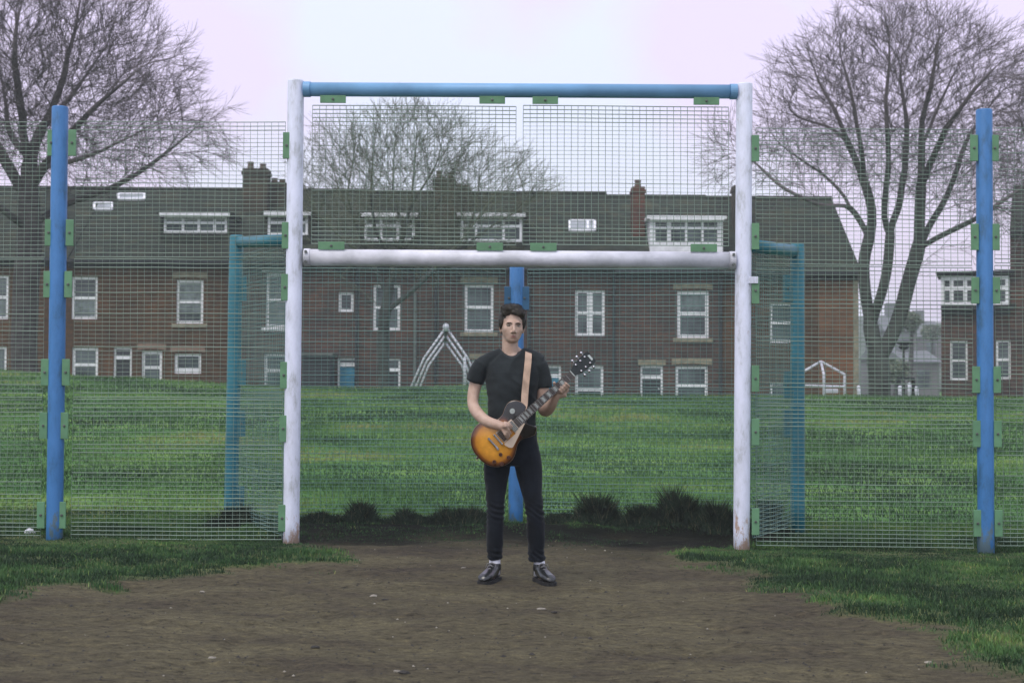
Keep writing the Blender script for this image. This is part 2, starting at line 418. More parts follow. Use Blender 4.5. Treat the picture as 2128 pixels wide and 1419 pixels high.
# white posts: paint with grime and rust near the foot and where balls have hit
def post_paint(name, c0, c1, c2, chip, lo=0.62, hi=0.70):
    m = bpy.data.materials.new(name); m.use_nodes = True
    global N, L
    N, L = nodes_of(m); b = N['Principled BSDF']; b.inputs['Roughness'].default_value = 0.45
    t = N.new('ShaderNodeTexCoord'); mp_ = N.new('ShaderNodeMapping'); mp_.inputs['Scale'].default_value = (1, 1, 0.35)
    L.new(t.outputs['Object'], mp_.inputs['Vector'])
    a_ = nd('ShaderNodeTexNoise', Scale=9, Detail=7, Roughness=0.7); L.new(mp_.outputs[0], a_.inputs['Vector'])
    b_ = nd('ShaderNodeTexNoise', Scale=14, Detail=6, Roughness=0.75); L.new(mp_.outputs[0], b_.inputs['Vector'])
    c = ramp(a_.outputs['Fac'], [(0.34, c0), (0.46, c1), (0.6, c2)])
    sx = N.new('ShaderNodeSeparateXYZ'); L.new(t.outputs['Object'], sx.inputs[0])
    mr = N.new('ShaderNodeMapRange'); mr.inputs[1].default_value = 0.0; mr.inputs[2].default_value = 0.38; mr.inputs[3].default_value = 0.25; mr.inputs[4].default_value = -0.04
    L.new(sx.outputs[2], mr.inputs[0])
    ad_ = N.new('ShaderNodeMath'); ad_.operation = 'ADD'; L.new(mr.outputs[0], ad_.inputs[0]); L.new(b_.outputs['Fac'], ad_.inputs[1])
    f = ramp(ad_.outputs[0], [(lo, (0, 0, 0)), (hi, (1, 1, 1))])
    col = mixc(f, c, chip)
    L.new(col, b.inputs['Base Color']); return m
M_post = post_paint('chipped_white_paint', (0.42, 0.44, 0.47), (0.66, 0.69, 0.80), (0.75, 0.78, 0.92), (0.42, 0.30, 0.24))
M_blue = post_paint('scuffed_blue_paint', (0.030, 0.115, 0.235), (0.042, 0.170, 0.40), (0.052, 0.196, 0.46), (0.10, 0.16, 0.20), 0.66, 0.72)

def cyl_post(name, x, y, z0, z1, r, m, parent, x_top=None, n=28):
    mb = MB(); xt = x if x_top is None else x_top
    mb.tube([(x, y, z0), (x, y, z0+0.3), (xt, y, z1-0.012), (xt, y, z1-0.003), (xt, y, z1)], [r, r, r, r*0.96, r*0.86], n=n)
    o = mb.build(name, m, parent)
    for p in o.data.polygons: p.use_smooth = len(p.vertices) == 4
    return o
def bracket(parent, x, y, zc, w=0.066, h=0.21, m=None, hor=False, bolt=(0, 0)):
    mb = MB()
    if hor: w, h = h, w
    mb.box(x-w/2, x+w/2, y-0.006, y+0.006, zc-h/2, zc+h/2)
    mb.box(x-w/2+0.006, x+w/2-0.006, y+0.006, y+0.05, zc-h/2+0.006, zc-h/2+0.012) if not hor else None
    mb.tube([(x+bolt[0], y-0.006, zc+bolt[1]), (x+bolt[0], y-0.016, zc+bolt[1])], 0.011, n=6, mi=1)
    return mb.build('bracket', [m or M_green, M_bolt], parent, bevel=0.003)
def panel(parent, A, B_, z0, z1, m, sv=0.055, sh=0.0328, rv=0.0030, rh=0.0036, thick_rows=5, top=True, bot=True, slope=0.0, name='mesh_panel'):
    """welded wire panel between plan points A and B_; slope drops the far edge"""
    A = Vector((*A, 0)); B_ = Vector((*B_, 0)); D = B_-A; Lg = D.length; d = D/Lg
    nrm = Vector((-d.y, d.x, 0))
    mb = MB(); nv = max(2, round(Lg/sv)); nh = max(2, round((z1-z0)/sh)); sd_ = rnd.uniform(0, 50)
    def warp(p):
        """dents left by years of ball hits, and slightly bent wires"""
        k = noise.noise(Vector((p.x*1.1+sd_, p.z*1.1, sd_)))*0.022+noise.noise(Vector((p.x*4+sd_, p.z*4, 3)))*0.006
        q = noise.noise(Vector((p.x*2.3, p.z*2.3, sd_+9)))*0.006
        return p+nrm*k+Vector((0, 0, q))
    ns = 5
    def wire(p, q, r, lift=0.0):
        pts = [warp(p.lerp(q, i/ns))+nrm*lift for i in range(ns+1)]
        mb.tube(pts, r*0.62, n=4, cap=False, ref=(0.3, 0.9, 0.3))
    for i in range(nv+1):
        p = A+D*(i/nv); zo = slope*(i/nv); jx = d*rnd.uniform(-0.002, 0.002)
        wire(Vector((p.x, p.y, z0+zo)), Vector((p.x, p.y, z1+zo))+jx, rv)
    for j in range(nh+1):
        z = z0+(z1-z0)*j/nh
        edge = (top and j > nh-thick_rows) or (bot and j < thick_rows)
        r = 0.0058 if edge else rh*rnd.choice((0.6, 0.75, 0.9, 1.0, 1.1, 1.7))
        wire(Vector((A.x, A.y, z)), Vector((B_.x, B_.y, z+slope)), r, -(rv+r)*0.5)
    return mb.build(name, m, parent)

def zg(x, y=YG): return float(ground_z(x, y))
def X(px, Y=YG): return at(px, 800, Y).x
def Z(px, py, Y=YG): return at(px, py, Y).z
R = 0.0645
goal = thing('football_goal', 'white goal with blue top beam and mesh above the crossbar', 'goal', (0, YG, 0))
xl_b, xl_t = at(605, 1130, YG).x, at(615, 180, YG).x
xr_b, xr_t = at(1541, 1140, YG).x, at(1547, 185, YG).x
pl = cyl_post('goal_post', xl_b, YG, -0.12, Z(615, 167), R, M_post, goal, xl_t)
pr = cyl_post('goal_post', xr_b, YG, -0.15, Z(1547, 174), R, M_post, goal, xr_t)
pl['label'] = 'left white goal post with rust at its foot'; pr['label'] = 'right white goal post with grey scuffs'
zbr = [(270, 327), (457, 512), (565, 618), (745, 802), (856, 912), (1040, 1098)]
for (a_, b_) in zbr:
    zc = Z(590, (a_+b_)/2+6); bracket(pl, X(592)+ (a_-600)*-0.00001, YG-0.045, zc, w=0.06, bolt=(0.0, 0.0))
for (a_, b_) in [(283, 338), (465, 520), (577, 632), (758, 815), (868, 926), (1055, 1110)]:
    zc = Z(1568, (a_+b_)/2); bracket(pr, X(1568), YG-0.045, zc, w=0.06)
mb = MB(); mb.box(X(1553), X(1573), YG-0.062, YG-0.050, Z(1565, 590), Z(1565, 576)); mb.build('paint_patch', M_post, pr, bevel=0.002)
def hbar(name, p0, p1, r, m, parent, n=28):
    mb = MB(); mb.tube([p0, p1], r, n=n); o = mb.build(name, m, parent)
    for p in o.data.polygons: p.use_smooth = len(p.vertices) == 4
    return o
topb = hbar('top_beam', at(632, 186, YG), at(1530, 191, YG), 0.056, M_beam, goal)
for (x_, y_, sgn) in ((636, 186, 1), (1526, 191, -1)):
    mb = MB(); c = at(x_, y_, YG); mb.tube([c-Vector((0.02*sgn, 0, 0)), c+Vector((0.035*sgn, 0, 0))], 0.062, n=24); mb.build('collar', M_beam, topb)
cb = hbar('crossbar', at(634, 535, YG), at(1527, 541, YG), 0.066, M_white, goal)
for (x_, y_, sgn) in ((640, 535, 1), (1520, 541, -1)):
    mb = MB(); c = at(x_, y_, YG)
    mb.tube([c-Vector((0.03*sgn, 0, 0)), c+Vector((0.018*sgn, 0, 0))], 0.071, n=24)
    for dz in (-0.04, 0.04): mb.tube([c+Vector((-0.008*sgn, -0.06, dz)), c+Vector((-0.008*sgn, -0.082, dz))], 0.012, n=6, mi=1)
    mb.build('collar', [M_white, M_bolt], cb)
for px in (693, 1023, 1133, 1467):
    k = at(px, 208+ (px-693)*0.005, YG); bracket(topb, k.x, YG-0.03, k.z, w=0.062, h=0.205, hor=True)
for px in (690, 1018, 1129, 1461):
    k = at(px, 513+(px-690)*0.006, YG); bracket(cb, k.x, YG-0.045, k.z+0.004, w=0.064, h=0.21, hor=True)
panel(goal, (X(645), YG), (X(1070), YG), Z(645, 506), Z(645, 219), M_wire, slope=-0.006, rv=0.0036, rh=0.0028)
panel(goal, (X(1085), YG), (X(1514), YG), Z(1085, 508), Z(1085, 220), M_wire, slope=-0.006, rv=0.0036, rh=0.0028)

# outer fences
def fence(label, postx, pyt, pyb, xt, spans, brl, dy):
    f = thing('mesh_fence', label, 'fence', (X(postx), YG, 0))
    pb = at(postx, pyb, YG); pt = at(xt, pyt, YG)
    p = cyl_post('fence_post', pb.x, YG, pb.z-0.15, pt.z, R, M_blue, f, pt.x)
    for (a_, b_) in brl:
        yc = (a_+b_)/2
        fx = postx+(xt-postx)*(pyb-yc)/(pyb-pyt)
        for s in (-1, 1):
            bracket(p, X(fx)+s*0.083, YG-0.035, Z(fx, yc), w=0.062)
    po = at(-352 if postx < 1000 else 2532, pyb, YG)          # the next post along, outside the photo
    cyl_post('fence_post', po.x, YG, float(ground_z(po.x, YG))-0.15, pt.z, R, M_blue, f)
    for (xa, xb) in spans:
        for (ya, yb) in ((252, 533), (538, 824), (829, 1119)):
            xm = max(0, min(2128, xa))
            panel(f, (X(xa), YG+0.01), (X(xb), YG+0.01), Z(xa, yb+dy), Z(xa, ya+dy), M_wire, slope=0.0 if dy == 0 else -0.01, thick_rows=5 if yb > 1000 else 2)
    return f
fence('left stretch of wire mesh fence on a blue post', 113, 222, 1122, 125, [(-330, 88), (151, 588)], zbr, 0)
fence('right stretch of wire mesh fence on a blue post', 2049, 228, 1152, 2045, [(1572, 2022), (2070, 2510)], [(282, 337), (465, 522), (575, 633), (760, 818), (872, 930), (1057, 1115)], 14)

# recess behind the goal
YB = 12.85
rec = thing('goal_recess_fence', 'teal mesh recess with three blue posts behind the goal', 'fence', (0, YB, 0))
bxl = at(483, 800, YB-0.05).x; bxr = at(1657, 800, YB-0.25).x; bxc = at(1073, 800, YB).x
YL, YR, YC = YB-0.05, YB-0.25, YB
ztl = at(490, 489, YL).z; ztr = at(1657, 507, YR).z; ztc = at(1073, 487, YC).z
b1 = cyl_post('fence_post', bxl, YL, -0.1, ztl, 0.062, M_teal, rec, at(492, 489, YL).x)
b2 = cyl_post('fence_post', bxc, YC, -0.1, at(1073, 560, YC).z+0.05, 0.066, M_blue, rec)
b3 = cyl_post('fence_post', bxr, YR, -0.1, ztr, 0.062, M_teal, rec)
b2['label'] = 'bright blue post behind the standing person'
hbar('side_bar', at(497, 503, YL), Vector((X(600), YG+0.08, Z(600, 497))), 0.050, M_teal, rec)
hbar('side_bar', at(1651, 522, YR), Vector((X(1556), YG+0.08, Z(1560, 508))), 0.055, M_teal, rec)
for (yc) in (600, 775, 880, 1035):
    bracket(b1, bxl+0.09, YL-0.03, Z(505, yc, YL), w=0.07, h=0.23, m=M_teal)
for (yc) in (600, 800, 880):
    bracket(b3, bxr-0.09, YR-0.03, Z(1640, yc, YR), w=0.08, h=0.24, m=M_teal)
for s in (-1, 1):
    bracket(b2, bxc+s*0.07, YC-0.035, Z(1073, 620, YC), w=0.085, h=0.21, m=M_dblue)
    bracket(b2, bxc+s*0.07, YC-0.035, Z(1073, 850, YC), w=0.085, h=0.21, m=M_dblue)
zt = Z(1073, 560, YC); zm = Z(1073, 806, YC)
for (A_, C_) in (((bxl+0.08, YL), (bxc-0.1, YC)), ((bxc+0.1, YC), (bxr-0.08, YR))):
    panel(rec, A_, C_, zm+0.01, zt, M_wire_back, rv=0.0030, rh=0.0036, thick_rows=2)
    panel(rec, A_, C_, 0.07, zm-0.01, M_wire_back, rv=0.0030, rh=0.0036, thick_rows=5)
for (A_, C_) in (((X(592), YG+0.1), (bxl+0.06, YL-0.08)), ((X(1566), YG+0.1), (bxr-0.06, YR-0.08))):
    panel(rec, A_, C_, zm+0.01, zt+0.10, M_wire_back, rv=0.0030, rh=0.0036, thick_rows=2)
    panel(rec, A_, C_, 0.07, zm-0.01, M_wire_back, rv=0.0030, rh=0.0036, thick_rows=5)

# dark weeds growing along the foot of the recess
M_weed = mat('dark_weed', (0.016, 0.028, 0.017), rough=0.95, var=0.4, scale=9)
M_straw = mat('dry_stem', (0.075, 0.075, 0.042), rough=0.95, var=0.4, scale=9)
def weed(px, w, h, Y, label, n_=900):
    c = at(px, 1090, Y); r = random.Random(int(px)); mb = MB(); n_ = int(n_*1.6)
    Q = np.array([min(1.6, abs(r.gauss(0, 0.55))) for _ in range(n_)]); A_ = np.array([r.random()*6.283 for _ in range(n_)])
    XX = c.x+Q*np.cos(A_)*w/2; YY = Y+Q*np.sin(A_)*min(w/2, 0.15); GG = ground_z(XX, YY)+micro(XX, YY)-0.01
    for k in range(n_):
        q, x_, y_, g_ = float(Q[k]), float(XX[k]), float(YY[k]), float(GG[k])
        hh_ = h*1.12*math.exp(-(q/1.0)**3)*(0.22+0.78*r.random()**2.2)*max(0.35, 0.85+0.7*noise.noise(Vector((x_*11, y_*6, 2))))+0.03
        lx = (x_-c.x)*0.25*hh_/h+r.uniform(-0.5, 0.5)*hh_; ly = r.uniform(-0.3, 0.3)*hh_; s = r.uniform(0.0022, 0.0045)
        p0 = Vector((x_, y_, g_)); p1 = p0+Vector((lx*.4, ly*.4, hh_*.6)); p2 = p0+Vector((lx, ly, hh_))
        sx_ = Vector((s, r.uniform(-s, s), 0))
        mi_ = 1 if r.random() < 0.10 else 0; mb.quad(p0-sx_, p0+sx_, p1+sx_*.8, p1-sx_*.8, mi_); mb.poly([p1-sx_*.8, p1+sx_*.8, p2], mi_)
        if r.random() < 0.5:
            e = p1+Vector((r.uniform(-.03, .03), r.uniform(-.02, .02), r.uniform(-.01, .02))); f_ = e+Vector((r.uniform(-.02, .02), 0, r.uniform(0, .02))); mb.poly([p1, e, f_])
    o = mb.build('weed_clump', [M_weed, M_straw]); tag(o, label, 'weeds', 'dark weed clumps along the recess foot')
weed(485, 0.40, 0.22, 12.35, 'dark weed clump at the foot of the left teal post', 1500)
weed(670, 0.45, 0.09, 12.6, 'low dark weed clump just inside the left goal post', 1200)
weed(750, 0.34, 0.17, 12.6, 'small upright dark weed clump inside the recess near the left goal post', 1200)
weed(860, 0.55, 0.13, 12.6, 'low broad dark weed clump inside the recess left of the person', 1900)
weed(965, 0.60, 0.19, 12.6, 'dark weed clump at the mesh foot just left of the person', 2600)
weed(1165, 0.34, 0.10, 12.6, 'low dark weed clump at the mesh foot just right of the person', 1000)
weed(1243, 0.42, 0.30, 12.6, 'tallest dark weed clump at the mesh foot right of the person', 3000)
weed(1335, 0.48, 0.19, 12.55, 'dark weed clump between the tallest one and the right goal post', 2300)
weed(1420, 0.62, 0.29, 12.5, 'wide bushy dark weed clump near the right goal post', 4200)
weed(1500, 0.44, 0.25, 12.3, 'dark weed clump touching the right goal post from inside the recess', 2600)
weed(1600, 0.36, 0.22, 12.4, 'dark weed clump behind the fence just right of the right goal post', 1600)
# ------------------------------------------------------------------ terrace houses beyond the field
YF = 56.0
def brick(name, c, c2, mort, vscale=0.25, bw=0.225, bh=0.075, ms=0.008):
    m = bpy.data.materials.new(name); m.use_nodes = True
    global N, L
    N, L = nodes_of(m); b = N['Principled BSDF']; b.inputs['Roughness'].default_value = 0.95; b.inputs['Specular IOR Level'].default_value = 0.1
    t = N.new('ShaderNodeTexCoord')
    sp = N.new('ShaderNodeSeparateXYZ'); L.new(t.outputs['Object'], sp.inputs[0])
    sm = N.new('ShaderNodeMath'); L.new(sp.outputs[0], sm.inputs[0]); L.new(sp.outputs[1], sm.inputs[1])
    cb_ = N.new('ShaderNodeCombineXYZ'); L.new(sm.outputs[0], cb_.inputs[0]); L.new(sp.outputs[2], cb_.inputs[1])
    br = N.new('ShaderNodeTexBrick'); br.inputs['Scale'].default_value = 1
    br.inputs['Brick Width'].default_value = bw; br.inputs['Row Height'].default_value = bh; br.inputs['Mortar Size'].default_value = ms
    br.inputs['Color1'].default_value = (*c, 1); br.inputs['Color2'].default_value = (*c2, 1); br.inputs['Mortar'].default_value = (*mort, 1)
    L.new(cb_.outputs[0], br.inputs['Vector'])
    q = nd('ShaderNodeTexNoise', Scale=vscale*3, Detail=6, Roughness=0.7); L.new(t.outputs['Object'], q.inputs['Vector'])
    v = ramp(q.outputs['Fac'], [(0.3, (0.6, 0.6, 0.65)), (0.5, (1, 1, 1)), (0.68, (1.5, 1.2, 1.0))])
    L.new(mixc(1.0, br.outputs[0], v, 'MULTIPLY'), b.inputs['Base Color'])
    return m
M_brown = brick('brown_brick', (0.112, 0.062, 0.034), (0.076, 0.047, 0.029), (0.07, 0.058, 0.042))
M_purple = brick('purple_grey_brick', (0.115, 0.060, 0.045), (0.062, 0.048, 0.042), (0.058, 0.068, 0.068))
M_orange = brick('orange_brick', (0.19, 0.095, 0.048), (0.14, 0.07, 0.038), (0.13, 0.10, 0.08))
M_slate = brick('slate_roof', (0.052, 0.062, 0.046), (0.037, 0.046, 0.036), (0.020, 0.028, 0.022), 0.4, 0.34, 0.15, 0.012)
M_slate2 = brick('dark_slate_roof', (0.040, 0.049, 0.036), (0.029, 0.036, 0.028), (0.016, 0.022, 0.018), 0.4, 0.34, 0.15, 0.012)
M_stone = mat('stone_lintel', (0.24, 0.215, 0.15), rough=0.85, var=0.25, scale=5)
M_upvc = mat('white_window_frame', (0.78, 0.78, 0.82), rough=0.4, var=0.12, scale=4)
M_dark = mat('dark_paint', (0.02, 0.025, 0.028), rough=0.6)
M_doorb = mat('blue_door_paint', (0.02, 0.20, 0.33), rough=0.5)
M_cur = mat('net_curtain', (0.16, 0.19, 0.20), rough=0.9, var=0.3, scale=5)
M_glass = mat('window_glass', (0.018, 0.030, 0.034), col2=(0.10, 0.13, 0.135), rough=0.12, var=0.3, scale=0.9, spec=0.6)  # brighter patches in the colour stand in for varied reflections
M_chim = brick('chimney_brick', (0.075, 0.066, 0.045), (0.055, 0.052, 0.038), (0.05, 0.05, 0.045))
M_chimr = brick('red_chimney_brick', (0.13, 0.05, 0.035), (0.09, 0.05, 0.035), (0.07, 0.06, 0.05))
M_pot = mat('chimney_pot_clay', (0.10, 0.07, 0.05), rough=0.8)
M_pipe = mat('pale_pipe', (0.12, 0.14, 0.13), rough=0.6)

def wall_holes(mb, x0, x1, z0, z1, y, holes, depth=0.14):
    xs = sorted({x0, x1, *[h[0] for h in holes], *[h[2] for h in holes]}); zs = sorted({z0, z1, *[h[1] for h in holes], *[h[3] for h in holes]})
    xs = [v for v in xs if x0 <= v <= x1]; zs = [v for v in zs if z0 <= v <= z1]
    for i in range(len(xs)-1):
        for j in range(len(zs)-1):
            cx, cz = (xs[i]+xs[i+1])/2, (zs[j]+zs[j+1])/2
            if any(h[0] < cx < h[2] and h[1] < cz < h[3] for h in holes): continue
            mb.quad((xs[i], y, zs[j]), (xs[i+1], y, zs[j]), (xs[i+1], y, zs[j+1]), (xs[i], y, zs[j+1]))
    for (a, b, c, d) in holes:
        mb.quad((a, y, b), (a, y, d), (a, y+depth, d), (a, y+depth, b)); mb.quad((c, y, d), (c, y, b), (c, y+depth, b), (c, y+depth, d))
        mb.quad((a, y, d), (c, y, d), (c, y+depth, d), (a, y+depth, d)); mb.quad((a, y, b), (a, y+depth, b), (c, y+depth, b), (c, y, b))
def frame_rect(mb, x0, z0, x1, z1, y, t, dep=0.06, splits=(), vs=()):
    mb.box(x0, x0+t, y, y+dep, z0, z1); mb.box(x1-t, x1, y, y+dep, z0, z1)
    mb.box(x0+t, x1-t, y, y+dep, z0, z0+t); mb.box(x0+t, x1-t, y, y+dep, z1-t, z1)
    for s in splits:
        zc = z0+(z1-z0)*s; mb.box(x0+t, x1-t, y+0.004, y+dep-0.002, zc-t*0.55, zc+t*0.55)
    for s in vs:
        s, tw = s if isinstance(s, tuple) else (s, t)
        xc = x0+(x1-x0)*s; mb.box(xc-tw/2, xc+tw/2, y-0.003, y+dep+0.003, z0+t, z1-t)
def R4(px0, py0, px1, py1, Y):
    a = at(px0, py1, Y); b = at(px1, py0, Y); return a.x, a.z, b.x, b.z
def window(house, r, Y, split=(0.5,), vs=(), lintel=None, sill=None, curtain=None, t=0.105, low=False, stone=None):
    x0, z0, x1, z1 = r; y = Y+0.07
    mb = MB(); frame_rect(mb, x0, z0, x1, z1, y, t, splits=split, vs=vs)
    w = mb.build('window', M_upvc, house)
    g = MB(); g.quad((x0+t, y+0.045, z0+t), (x1-t, y+0.045, z0+t), (x1-t, y+0.045, z1-t), (x0+t, y+0.045, z1-t)); g.build('pane', M_glass, w)
    if curtain:
        c = MB(); h = z1-z0; za = z0+t+h*curtain[0]; zb = z0+h*curtain[1]-t
        n_ = 10
        for i in range(n_):
            xa = x0+t+(x1-x0-2*t)*i/n_; xb = x0+t+(x1-x0-2*t)*(i+1)/n_
            yo = 0.0 if i % 2 else 0.006
            c.quad((xa, y+0.036-yo, za), (xb, y+0.036-(0.006-yo), za), (xb, y+0.036-(0.006-yo), zb), (xa, y+0.036-yo, zb))
        c.build('curtain', M_cur, w)
    if lintel:
        mb = MB(); cx = (x0+x1)/2; hw = (x1-x0)/2+0.16; zb = z1+0.05; n_ = 8
        for i in range(n_):
            u0 = -1+2*i/n_; u1 = -1+2*(i+1)/n_
            b0 = 0.05*(1-u0*u0); b1_ = 0.05*(1-u1*u1)
            xa, xb = cx+hw*u0, cx+hw*u1
            mb.poly([(xa, Y-0.03, zb+b0), (xb, Y-0.03, zb+b1_), (xb, Y-0.03, zb+0.24+b1_*0.4), (xa, Y-0.03, zb+0.24+b0*0.4)])
            mb.poly([(xa, Y-0.03, zb+0.24+b0*0.4), (xb, Y-0.03, zb+0.24+b1_*0.4), (xb, Y, zb+0.24+b1_*0.4), (xa, Y, zb+0.24+b0*0.4)])
            mb.poly([(xa, Y, zb+b0), (xb, Y, zb+b1_), (xb, Y-0.03, zb+b1_), (xa, Y-0.03, zb+b0)])
        mb.build('lintel', lintel if not isinstance(lintel, bool) else M_stone, w)
    if sill:
        mb = MB(); mb.box(x0-0.16, x1+0.16, Y-0.08, Y+0.068, z0-0.16, z0-0.005); mb.build('sill', sill if not isinstance(sill, bool) else M_stone, w)
    return w
def door(house, r, Y, m=None, lintel=False, bar_at=0.85):
    x0, z0, x1, z1 = r; y = Y+0.07; t = 0.08; m = m or M_dark
    mb = MB(); mb.box(x0, x0+t, y, y+0.06, z0, z1); mb.box(x1-t, x1, y, y+0.06, z0, z1); mb.box(x0+t, x1-t, y, y+0.06, z1-t, z1)
    zb = z0+(z1-z0)*bar_at; mb.box(x0+t, x1-t, y-0.002, y+0.058, zb-0.09, zb+0.05)
    f = mb.build('door', M_upvc, house)
    g = MB(); g.box(x0+t, x1-t, y+0.03, y+0.055, z0, zb-0.09)
    for k in range(2):
        for q in range(2):
            xa = x0+t+0.08+(x1-x0-2*t-0.08)*k/2; g.box(xa, xa+(x1-x0)*0.28, y+0.018, y+0.03, z0+0.15+0.8*q, z0+0.75+0.8*q)
    g.build('door_leaf', m, f)
    p = MB(); p.quad((x0+t, y+0.04, zb+0.05), (x1-t, y+0.04, zb+0.05), (x1-t, y+0.04, z1-t), (x0+t, y+0.04, z1-t)); p.build('pane', M_glass, f)
    k = MB(); k.ell((x1-t-0.08, y+0.02, z0+1.0), (0.03, 0.03, 0.03), 8, 6); k.build('handle', M_upvc, f)
    if lintel:
        mb = MB(); mb.box(x0-0.1, x1+0.1, Y-0.03, Y, z1+0.03, z1+0.24); mb.build('lintel', M_stone, f)
    return f
RIDGE_D = 5.0
def house(label, px0, px1, eave, ridge, bm, rm, wins=(), doors=(), dormers=(), sky_l=(), pipes=(), group='brick terrace houses beyond the field', Y=YF, gable=False, z_bot=-0.2, name='terrace_house'):
    x0, x1 = at(px0, 700, Y).x, at(px1, 700, Y).x
    ze = at((px0+px1)/2, eave, Y).z; zr = at((px0+px1)/2, ridge, Y+RIDGE_D).z
    h = thing(name, label, 'house', ((x0+x1)/2, Y, 0), group)
    holes = [R4(*w[:4], Y) for w in wins]+[R4(d[0], d[1], d[2], 1200, Y) for d in doors]
    holes = [(a, max(b, z_bot+0.35), c, d) for (a, b, c, d) in holes]
    mb = MB(); wall_holes(mb, x0, x1, z_bot, ze, Y, holes)
    Yb = Y+2*RIDGE_D
    for x_ in (x0+0.001, x1-0.001):
        mb.poly([(x_, Y, z_bot), (x_, Yb, z_bot), (x_, Yb, ze), (x_, Y+RIDGE_D, zr-0.05), (x_, Y, ze)])
    mb.quad((x0, Yb, z_bot), (x1, Yb, z_bot), (x1, Yb, ze), (x0, Yb, ze))
    mb.build('wall', bm, h)
    # roof: thick slope front and back, with ridge tiles
    sl = (zr-ze)/RIDGE_D; ov = 0.3
    mb = MB(); e0 = 0.12 if gable else 0.0; th = 0.14
    def slab(ya, za, yb, zb):
        a, b = (x0, ya, za), (x1+e0, ya, za); c, d = (x1+e0, yb, zb), (x0, yb, zb)
        mb.quad(a, b, c, d); mb.quad((a[0], ya, za-th), (d[0], yb, zb-th), (c[0], yb, zb-th), (b[0], ya, za-th))
        mb.quad((x0, ya, za-th), (x1+e0, ya, za-th), b, a)
        mb.quad(b, (x1+e0, ya, za-th), (x1+e0, yb, zb-th), c); mb.quad((x0, ya, za-th), a, d, (x0, yb, zb-th))
    slab(Y-ov, ze-ov*sl+th+0.02, Y+RIDGE_D, zr+th+0.02); slab(Yb+ov, ze-ov*sl+th+0.02, Y+RIDGE_D, zr+th+0.02)
    mb.tube([(x0, Y+RIDGE_D, zr+th+0.02), (x1+e0, Y+RIDGE_D, zr+th+0.02)], 0.10, n=8)
    mb.build('roof', rm, h)
    mb = MB(); mb.box(x0+0.002, x1-0.002, Y-0.42, Y-0.30, ze-0.12, ze); mb.box(x0+0.002, x1-0.002, Y-0.1, Y-0.003, ze-0.32, ze-0.13)
    mb.build('gutter', M_dark, h)
    for px in pipes:
        px, mm, ya, yb = px if isinstance(px, tuple) else (px, M_dark, None, None)
        xx_ = at(px, 700, Y).x
        za = ze-0.15 if ya is None else at(px, ya, Y).z; zb = z_bot if yb is None else at(px, yb, Y).z
        mb = MB(); mb.tube([(xx_, Y-0.09, za), (xx_, Y-0.09, zb)], 0.06, n=8); mb.build('downpipe', mm, h, smooth=False)
    for w in wins:
        r = R4(*w[:4], Y); r = (r[0], max(r[1], z_bot+0.35), r[2], r[3]); window(h, r, Y, **(w[4] if len(w) > 4 else {}))
    for d in doors:
        r = R4(d[0], d[1], d[2], 1200, Y); r = (r[0], z_bot+0.35, r[2], r[3]); door(h, r, Y, **(d[3] if len(d) > 3 else {}))
    for d in dormers:
        Yd = Y+0.9; a, b, c, e = R4(*d[:4], Yd); opt = d[4] if len(d) > 4 else {}
        zroof = lambda yy_: ze+(yy_-Y)*sl
        mb = MB(); yback = Y+(e-ze)/sl+0.4
        zb = zroof(Yd)-0.1
        mb.box(a-0.12, a-0.005, Yd, yback, zb, e+0.02); mb.box(c+0.005, c+0.12, Yd, yback, zb, e+0.02)
        mb.box(a-0.005, c+0.005, Yd+0.02, Yd+0.1, zb, b)
        mb.box(a-0.25, c+0.25, Yd-0.18, yback, e+0.02, e+0.14)
        dm = mb.build('dormer', opt.get('m', M_slate2), h)
        f = MB(); frame_rect(f, a, b, c, e, Yd+0.03, 0.10, splits=opt.get('split', (0.62,)), vs=opt.get('vs', (0.25, 0.5, 0.75))); f.build('window_frame', M_upvc, dm)
        f = MB(); f.box(a-0.14, c+0.14, Yd-0.205, Yd-0.182, e-0.03, e+0.12); f.build('fascia', opt.get('fascia', M_upvc), dm)
        g = MB(); g.quad((a+0.08, Yd+0.07, b+0.08), (c-0.08, Yd+0.07, b+0.08), (c-0.08, Yd+0.07, e-0.08), (a+0.08, Yd+0.07, e-0.08)); g.build('pane', opt.get('pane', M_glass), dm)
    for s in sky_l:
        a = at(s[0], s[3], Y+2); c = at(s[2], s[1], Y+2)
        ya = Y+(a.z-ze)/sl; 
        def on(xx, px_, py_):
            # intersect the sight of this point with the roof slope
            lo, hi = Y, Y+RIDGE_D
            for _ in range(30):
                md = (lo+hi)/2
                if at(px_, py_, md).z > ze+(md-Y)*sl: lo = md
                else: hi = md
            p_ = at(px_, py_, lo); return Vector((p_.x, p_.y, p_.z+th+0.06))
        q = [on(0, s[0], s[3]), on(0, s[2], s[3]), on(0, s[2], s[1]), on(0, s[0], s[1])]
        mb = MB()
        for i in range(4): mb.bar(q[i], q[(i+1) % 4], 0.10, 0.08, up=(0, -0.5, 1))
        if s[4]: mb.bar((q[0]+(q[1]-q[0])*s[4]), (q[3]+(q[2]-q[3])*s[4]), 0.1, 0.08)
        f = mb.build('skylight', M_upvc, h)
        g = MB(); g.quad(*q); g.build('pane', mat('skylight_glass', (0.30, 0.32, 0.34), rough=0.2, var=0.3, scale=1.5), f)
    return h
